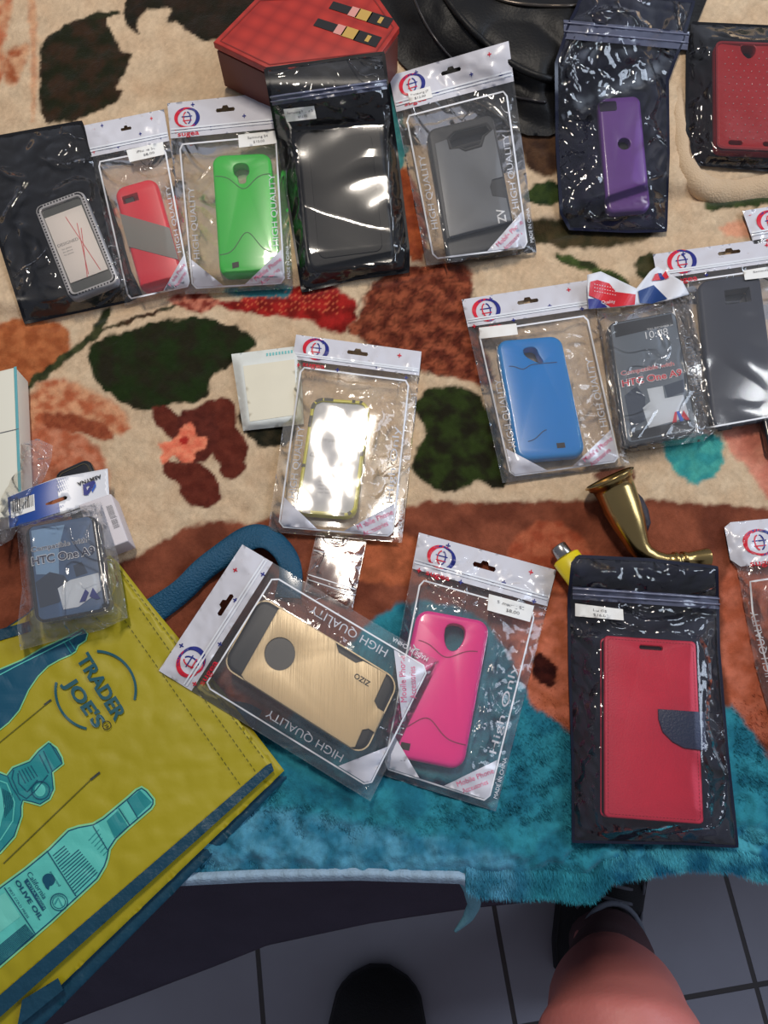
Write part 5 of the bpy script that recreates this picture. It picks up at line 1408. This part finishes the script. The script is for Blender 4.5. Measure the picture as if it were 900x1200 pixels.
mb_ = MB(); tput(mb_, [(312, 897), (318, 894), (321, 903), (0, 1192), (-160, 1330), (-168, 1310), (0, 1166)], TEAL, 0.0008); mb_.build('teal_trim', rt)
mb_ = MB(); tput(mb_, [(-40, 748), (34, 728), (36, 740), (-40, 762)], TEAL, 0.0008); mb_.build('teal_trim', rt)
V, F = tess([(26, 1172), (68, 1146), (74, 1160), (20, 1204)], (), 5); mesh_obj('trim_tab', TP(V, 0.001), F, TEAL, None, rt)
mb_ = MB()
st_m = mat('tote_stitch', (86, 84, 10), 0.6)
def dash(a, c, m=st_m, wd=1.0, ln=4.0, gap=3.0):
    a, c = np.array(a, float), np.array(c, float); L_ = np.linalg.norm(c - a); d = (c - a) / L_; t = 0
    while t < L_:
        tline(mb_, [a + d * t, a + d * min(L_, t + ln)], wd, m, 0.0009); t += ln + gap
dash((146, 727), (283, 922)); dash((163, 712), (300, 905)); dash((140, 668), (310, 890))
tline(mb_, [(-10, 878), (58, 822)], 1.0, st_m, 0.0008); tline(mb_, [(4, 1012), (108, 912)], 1.2, st_m, 0.0008); tline(mb_, [(106, 914), (117, 905)], 2.6, mat('tote_tip', (50, 56, 50), 0.6), 0.0009); tline(mb_, [(52, 826), (60, 820)], 2.4, mat('tote_tip', (50, 56, 50), 0.6), 0.0009)
sub(mb_, 'stitching', front)['kind'] = 'stuff'

def grow(poly, k):
    r = _orient(np.asarray(poly, float), True); e = np.roll(r, -1, 0) - r; e /= np.linalg.norm(e, axis=1)[:, None]
    n_ = np.stack([e[:, 1], -e[:, 0]], 1); n_ = n_ + np.roll(n_, 1, 0); n_ /= np.maximum(np.linalg.norm(n_, axis=1), .4)[:, None]
    return r + n_ * k
# olive oil bottle
ob = [(166, 923), (172, 927), (180, 937), (180, 942), (177, 947), (150, 970), (136, 983), (128, 995), (126, 1006), (123, 1015), (114, 1030), (60, 1080), (0, 1132), (-90, 1205), (-130, 1150), (-60, 1090), (0, 1040), (30, 1018), (58, 995), (80, 973), (92, 969), (109, 966), (121, 959), (150, 935), (160, 926)]
mb_ = MB(); tput(mb_, grow(ob, 2.2), GLOW, 0.0006); tput(mb_, ob, DTEAL, 0.0008); tput(mb_, grow(ob, -1.6), LTEAL, 0.0010)
tput(mb_, [(149, 938), (164, 926), (178, 940), (160, 957)], MTEAL, 0.0012); tput(mb_, [(141, 946), (149, 939), (160, 957), (152, 964)], LTEAL, 0.0012); tline(mb_, [(139, 947), (152, 967)], 1.2, DTEAL, 0.0014); tline(mb_, [(149, 938), (161, 958)], 1.2, DTEAL, 0.0014)
tput(mb_, [(125, 962), (138, 950), (150, 968), (134, 982)], MTEAL, 0.0012)
for k in range(15):
    t = k / 14; a = np.array((61, 1003)) * (1 - t) + np.array((87, 1047)) * t; b_ = np.array((84, 985)) * (1 - t) + np.array((114, 1022)) * t
    tline(mb_, [a + [1, 0], a * 0.35 + b_ * 0.65 if k < 4 else b_], 1.1, DTEAL, 0.0013)
for k in range(6): tline(mb_, [(104 + 3.4 * k, 985 + 3.5 * k), (116 + 2 * k, 972 + 5 * k)], 0.8, MTEAL, 0.0013)
tline(mb_, [(109, 968), (126, 996)], 1.2, DTEAL, 0.0014)
for a, c in (((55, 997), (89, 1050)), ((5, 1040), (41, 1094))): tline(mb_, [a, c], 1.4, DTEAL, 0.0014)
for k in range(13):
    t = k / 12; p = np.array((30, 1083)) * (1 - t) + np.array((41, 1096)) * t - np.array([0, 0]); tline(mb_, [p, p + np.array([-75, 62])], 0.9, DTEAL, 0.0013)
tput(mb_, [(-10, 1056), (6, 1046), (24, 1074), (-10, 1100)], mat('tote_paler', (112, 204, 188), 0.42), 0.0012)
ex = np.array((33, 51.0)); up = np.array((51, -33.0)) / 60.7
def tt_(s_, o, L_, H_, m=DTEAL, bold=0.0, o2=0.0016):
    P, F = text_px(s_, np.array(o, float), ex / 60.7 * L_, up * H_, bold); mb_.add(TP(P, 0.002 + 0.0006 * np.abs(vnoise(P, 60, 3, 2)) + o2), F, m)
tt_('OLIVE OIL', (17, 1033), 54, 5.5, bold=0.03); tt_('California', (31, 1024), 36, 6.5)
tput(mb_, [(28, 1033), (32, 1029), (54, 1064), (50, 1068)], DTEAL, 0.0014); tt_('EXTRA VIRGIN', (31.5, 1035), 36, 3, LTEAL, 0.0, 0.0018)
tt_('FIRST COLD PRESS', (9, 1041), 42, 3); tt_('100% PURE', (22, 1026 + 16), 1, 1)
tt_('imported', (58, 1022), 20, 3)
tput(mb_, circ(57, 1031, 7.5, 18), DTEAL, 0.0014, step=3); tput(mb_, [(51, 1035), (59, 1032), (57, 1043), (54, 1041)], DTEAL, 0.0015)
V, F = stroke(circ(69, 1057, 10, 28), 1.1, True, 3); mb_.add(TP(V, 0.0041), F, DTEAL); V, F = stroke(circ(69, 1057, 7.5, 28), 0.7, True, 3); mb_.add(TP(V, 0.0041), F, DTEAL)
tline(mb_, [(64, 1060), (68, 1052), (73, 1062)], 1.4, MTEAL, 0.0014)
sub(mb_, 'bottle_print', front)
# syrup jug
jg = [(57, 870), (66, 877), (72, 888), (73.5, 895), (61, 905), (62, 914), (63, 925), (58, 936), (47, 943), (37, 940), (27, 938), (25, 945), (25, 956), (17, 980), (0, 999), (-60, 1040), (-110, 960), (-40, 905), (0, 906), (8, 909), (15, 900), (35, 892), (45, 880)]
mb_ = MB(); tput(mb_, grow(jg, 2.0), GLOW, 0.0006); tput(mb_, jg, DTEAL, 0.0008); tput(mb_, grow(jg, -1.3), MTEAL, 0.0010)
tput(mb_, circ(47, 926, 6.5, 18, ry=7.5), LTEAL, 0.0012, step=3); V, F = stroke(circ(47.5, 926, 10.5, 24), 1.2, True, 3); mb_.add(TP(V, 0.0040), F, DTEAL)
for pl in ([(59, 871), (72, 893)], [(51, 880), (61, 903)], [(46, 884), (57, 906)], [(16, 902), (14, 912), (22, 930), (31, 936), (42, 926), (56, 908)], [(9, 910), (14, 922), (24, 938)], [(21, 906), (22, 918), (32, 928), (44, 914)]): tline(mb_, pl, 1.2, DTEAL, 0.0013)
for k in range(5): tline(mb_, [(22 + 3.5 * k, 903 - 1.5 * k), (30 + 3.5 * k, 918 - 2.0 * k)], 1.0, DTEAL, 0.0013)
tline(mb_, [(0, 915), (8, 918), (17, 940), (15, 962), (0, 985)], 1.6, LTEAL, 0.0013); tput(mb_, [(-30, 918), (0, 921), (6, 945), (0, 970), (-30, 975)], LTEAL, 0.0012)
for k in range(7): tline(mb_, [(3 + 1.8 * k, 924 + k), (6 + 1.5 * k, 958 - 2 * k)], 0.7, DTEAL, 0.0014)
sub(mb_, 'jug_print', front)
# dark wine bottle
db = [(97, 737), (102, 743), (100, 750), (91, 756), (88, 763), (82, 767), (70, 772), (56, 780), (44, 792), (33, 808), (22, 832), (10, 846), (0, 854), (-90, 910), (-140, 850), (-60, 806), (0, 785), (26, 774), (50, 760), (72, 750), (84, 744)]
mb_ = MB(); tput(mb_, grow(db, 1.6), GLOW, 0.0006); tput(mb_, db, DTEAL, 0.0008); tline(mb_, [(96, 741), (84, 748), (60, 760), (20, 780), (-10, 796)], 1.3, LTEAL, 0.0011); tline(mb_, [(74, 751), (84, 766)], 1.2, MTEAL, 0.0011); tline(mb_, [(79, 748), (89, 762)], 1.2, MTEAL, 0.0011)
sub(mb_, 'bottle_print', front)
# shop name in a ring
mb_ = MB()
ex = np.array((49, 76.0)); up = np.array((76, -49.0)) / 90.4
P, F = text_px('TRADER', (89.5, 772), (46, 74), up * 16.5, 0.035); mb_.add(TP(P, 0.0040), F, TXB)
P, F = text_px("JOE'S", (74, 800), (38, 54), up * 15.5, 0.035); mb_.add(TP(P, 0.0040), F, TXB)
for s_, lst in ((0, [(89.5, 772), (101, 790)]),): pass
for a0, a1 in ((-88, 14), (103, 192)):
    a = np.radians(np.linspace(a0, a1, 30)); tline(mb_, np.stack([112 + 47 * np.cos(a), 809 + 46 * np.sin(a)], 1), 3.0, TXB, 0.0012)
V, F = stroke(circ(125, 850, 5, 20), 1.0, True, 2); mb_.add(TP(V, 0.0040), F, BLK); P, F = text_px('R', (122.3, 850.5), (3, 4.6), (3.6, -2.4)); mb_.add(TP(P, 0.0040), F, BLK)
sub(mb_, 'shop_name', front)
# carrying strap curling on the blanket
cen = np.array([(168, 724), (192, 708), (216, 690), (236, 668), (262, 650), (288, 632), (306, 628), (322, 636), (336, 652), (342, 672), (338, 700)], float)
cs = smooth_poly_open(cen, 3); cs = resample(cs, 4, False)
tg = np.gradient(cs, axis=0); tg /= np.linalg.norm(tg, axis=1)[:, None]; nn = np.stack([tg[:, 1], -tg[:, 0]], 1)
s_ = np.linspace(0, 1, len(cs)); wd = np.interp(s_, [0, .3, .5, .65, 1], [16, 15, 14, 13, 15]); hh = np.interp(s_, [0, .1, .35, .6, .85, 1], [.002, .003, .005, .006, .003, .001])
rows = []
for k in range(7):
    a = (k - 3) / 3.0; rows.append(D(cs + nn * (wd * a)[:, None] * np.cos(0.5 * np.sin(s_ * 6))[:, None], hh + 0.004 * a * np.sin(s_ * 7) + 0.001 * np.cos(a * 2)))
V = np.concatenate(rows); n = len(cs); F = [(j * n + i, (j + 1) * n + i, (j + 1) * n + i + 1, j * n + i + 1) for j in range(6) for i in range(n - 1)]
sp = mesh_obj('carrying_strap', V, F, mat('strap_webbing', (6, 74, 104), 0.6, var=0.15, bump=0.6, bscale=700), None, rt); sp.modifiers.new('t', 'SOLIDIFY').thickness = 0.0016
cen = np.array([(222, 812), (246, 832), (262, 840), (282, 836), (300, 846)], float)
cs = resample(smooth_poly_open(cen, 3), 4, False); tg = np.gradient(cs, axis=0); tg /= np.linalg.norm(tg, axis=1)[:, None]; nn = np.stack([tg[:, 1], -tg[:, 0]], 1)
rows = [D(cs + nn * 14 * (k - 2) / 2.0, 0.002 + 0.0015 * math.cos(k - 2)) for k in range(5)]
V = np.concatenate(rows); n = len(cs); F = [(j * n + i, (j + 1) * n + i, (j + 1) * n + i + 1, j * n + i + 1) for j in range(4) for i in range(n - 1)]
mesh_obj('carrying_strap', V, F, mat('strap_webbing', (6, 74, 104), 0.6), None, rt).modifiers.new('t', 'SOLIDIFY').thickness = 0.0016

# ================================================================== PERSON (legs at the lower edge)
def shoe(heel, toe, label=None):
    heel = np.array(heel, float); toe = np.array(toe, float); d = toe - heel; L_ = np.linalg.norm(d); d /= L_; s = np.array([d[1], -d[0], 0.0]); u = np.array([0, 0, 1.0])
    S_ = np.linspace(0, 1, 26)
    wid = np.interp(S_, [0, .04, .15, .35, .6, .75, .9, .97, 1], [.02, .037, .044, .046, .053, .056, .047, .028, .009])
    hgt = np.interp(S_, [0, .05, .2, .35, .5, .7, .9, 1], [.075, .10, .105, .095, .078, .062, .048, .028])
    V = []; seg = 20
    for t, w_, h_ in zip(S_, wid, hgt):
        for k in range(seg):
            a = 2 * math.pi * k / seg; c, sn = math.cos(a), math.sin(a)
            x = w_ * math.copysign(abs(c) ** 0.75, c); z = 0.024 + (h_ - 0.024) * max(sn, 0) ** 0.8 - 0.008 * max(-sn, 0)
            tw = 1 - 0.35 * max(sn, 0) ** 2
            V.append(heel + d * t * L_ + s * x * tw + u * z)
    F = [(i * seg + k, i * seg + (k + 1) % seg, (i + 1) * seg + (k + 1) % seg, (i + 1) * seg + k) for i in range(25) for k in range(seg)]
    F += [tuple(range(seg))[::-1], tuple(25 * seg + k for k in range(seg))]
    ol_ = np.concatenate([np.stack([S_ * L_, wid + .003], 1), np.stack([S_ * L_, -wid - .003], 1)[::-1]])
    ol_ = _orient(ol_)
    class FF:
        def pt(s2, P): return heel + P[:, :1] * d + P[:, 1:2] * s + P[:, 2:3] * u
    return V, F, ol_, FF(), d, s, L_, wid, hgt, S_
perK = at_z([(732, 1238)], 0.42)[0]
rp = thing('person', (0.1, -0.6, 0.0), 'person with one bare knee at the lower edge, wearing black patterned trainers and socks', 'person')
ankR = at_z([(712, 1122)], 0.12)[0]
footR = [at_z([(684, 1153)], 0.0)[0], at_z([(716, 905)], 0.0)[0]]
footL = [np.array([-0.015, -0.47, 0.0]), at_z([(445, 1128)], 0.0)[0]]
ankL = footL[0] + (footL[1] - footL[0]) * 0.22 + [0, 0, .12]
kneeL = np.array([-0.05, -0.60, 0.46]); pel = np.array([0.06, -1.02, 0.52])
skin = mat('skin', (208, 122, 114), 0.5, var=0.06, vscale=30, bump=0.15, bscale=300)
skin.node_tree.nodes['Principled BSDF'].inputs['Subsurface Weight'].default_value = 0.08
mbp = MB()
def limb(a, b_, c, hipx):
    hip = pel + [hipx, 0, 0]
    def L3(p, q, t): return p + (q - p) * t
    path = [hip, L3(hip, c, .3), L3(hip, c, .7), L3(hip, c, .92), c + [0, 0.012, -0.008], L3(c, b_, .12), L3(c, b_, .35), L3(c, b_, .7), b_, L3(b_, a, .5), a]
    rad = [.088, .082, .070, .062, .060, .056, .057, .042, .036, .036, .034]
    return tube(path, rad, 28)
for a, b_, c, hx_ in ((footR[0] + (footR[1] - footR[0]) * 0.24 + [0, 0, .05], ankR, perK, 0.09), (footL[0] + (footL[1] - footL[0]) * 0.24 + [0, 0, .05], ankL, kneeL, -0.09)):
    V, F = limb(a, b_, c, hx_); mbp.add(V, F, skin)
    V, F = tube([c + [0, -0.03, 0.0], c + [0, -0.01, 0.002], c + [0, 0.006, 0.0], c + [0, 0.014, -0.01]], [.050, .060, .054, .04], 24); mbp.add(V, F, skin)
V, F = tube([pel + [-.16, 0, 0], pel + [-.09, 0, .01], pel, pel + [.09, 0, .01], pel + [.16, 0, 0]], [.07, .11, .12, .11, .07], 24); mbp.add(V, F, skin)
body = mbp.build('body', rp)
rm = body.modifiers.new('continuous', 'REMESH'); rm.mode = 'VOXEL'; rm.voxel_size = 0.006; rm.use_smooth_shade = True
sm_ = body.modifiers.new('smooth', 'SMOOTH'); sm_.iterations = 12; sm_.factor = 0.5
# shorts
shm = mat('shorts_cloth', (48, 52, 66), 0.9, var=0.1, bump=0.4, bscale=600)
ms = MB()
for hx_, c in ((0.09, perK), (-0.09, kneeL)):
    hip = pel + [hx_, 0, 0]; V, F = tube([hip + [0, -.02, 0], hip + (c - hip) * .3, hip + (c - hip) * .62], [.104, .100, .098], 28, caps=False); ms.add(V, F, shm)
V, F = tube([pel + [-.17, 0, 0], pel + [-.09, 0, .01], pel, pel + [.09, 0, .01], pel + [.17, 0, 0]], [.10, .125, .13, .125, .10], 24); ms.add(V, F, shm)
ms.build('shorts', rp)
shb = mat('shoe_black', (14, 14, 19), 0.75, var=0.3, bump=0.4, bscale=500); shs = mat('shoe_sole', (22, 22, 27), 0.7); lin_ = mat('shoe_lining', (120, 126, 140), 0.7)
skm = mat('sock_dark', (92, 64, 68), 0.9, bump=0.4, bscale=700); lace = mat('lace_grey', (96, 98, 108), 0.7)
for (he, to), an in ((footR, ankR), (footL, ankL)):
    V, F, ol_, FF_, d, s, L_, wid, hgt, S_ = shoe(he, to)
    up_ = mesh_obj('shoe_upper', V, F, shb, None, rp)
    solid(FF_, ol_, [], 0.024, 0.004, 0.026, shs, 'shoe_sole', rp)
    for k in range(7):
        t = 0.42 + 0.06 * k; h_ = np.interp(t, S_, hgt) + .002; w_ = np.interp(t, S_, wid) * .42
        V, F = tube([he + d * t * L_ + s * x + np.array([0, 0, h_ - 0.010 * (x / w_) ** 2]) for x in np.linspace(-w_, w_, 7)], [.0022] * 7, 8)
        mo = mesh_obj('shoelace', V, F, lace, None, rp)
    for k in range(4):
        t = 0.34 + 0.13 * k; h_ = np.interp(t, S_, hgt); w_ = np.interp(t, S_, wid)
        for sg in (-1, 1):
            P = [he + d * (t + q) * L_ + s * sg * w_ * (0.80 - 1.2 * q) + np.array([0, 0, 0.03 + (h_ - .03) * (0.55 + 3.0 * q)]) for q in (0, .03, .06)]
            V, F = tube(P, [.0012, .0024, .0010], 8); mesh_obj('pattern_streak', V, F, lace, None, rp)
    cc = he + d * L_ * .22; base_ = cc + [0, 0, .095]
    ring = [base_ + d * .048 * math.cos(a) + s * .036 * math.sin(a) + np.array([0, 0, .004 * math.cos(a)]) for a in np.linspace(0, 2 * math.pi, 33)]
    V, F = tube(ring, [.0032] * 33, 8, caps=False); mesh_obj('collar_lining', V, F, lin_, None, rp)
    mid_ = (an + cc + [0, 0, .10]) / 2
    kn = perK if an is ankR else kneeL
    V, F = tube([cc + [0, 0, .05], cc + [0, 0, .095], mid_ + [0, 0, .02], an + (kn - an) * .08, an + (kn - an) * .3, an + (kn - an) * .42], [.040, .042, .041, .040, .045, .040], 24, caps=True); mesh_obj('sock', V, F, skm, None, rp)
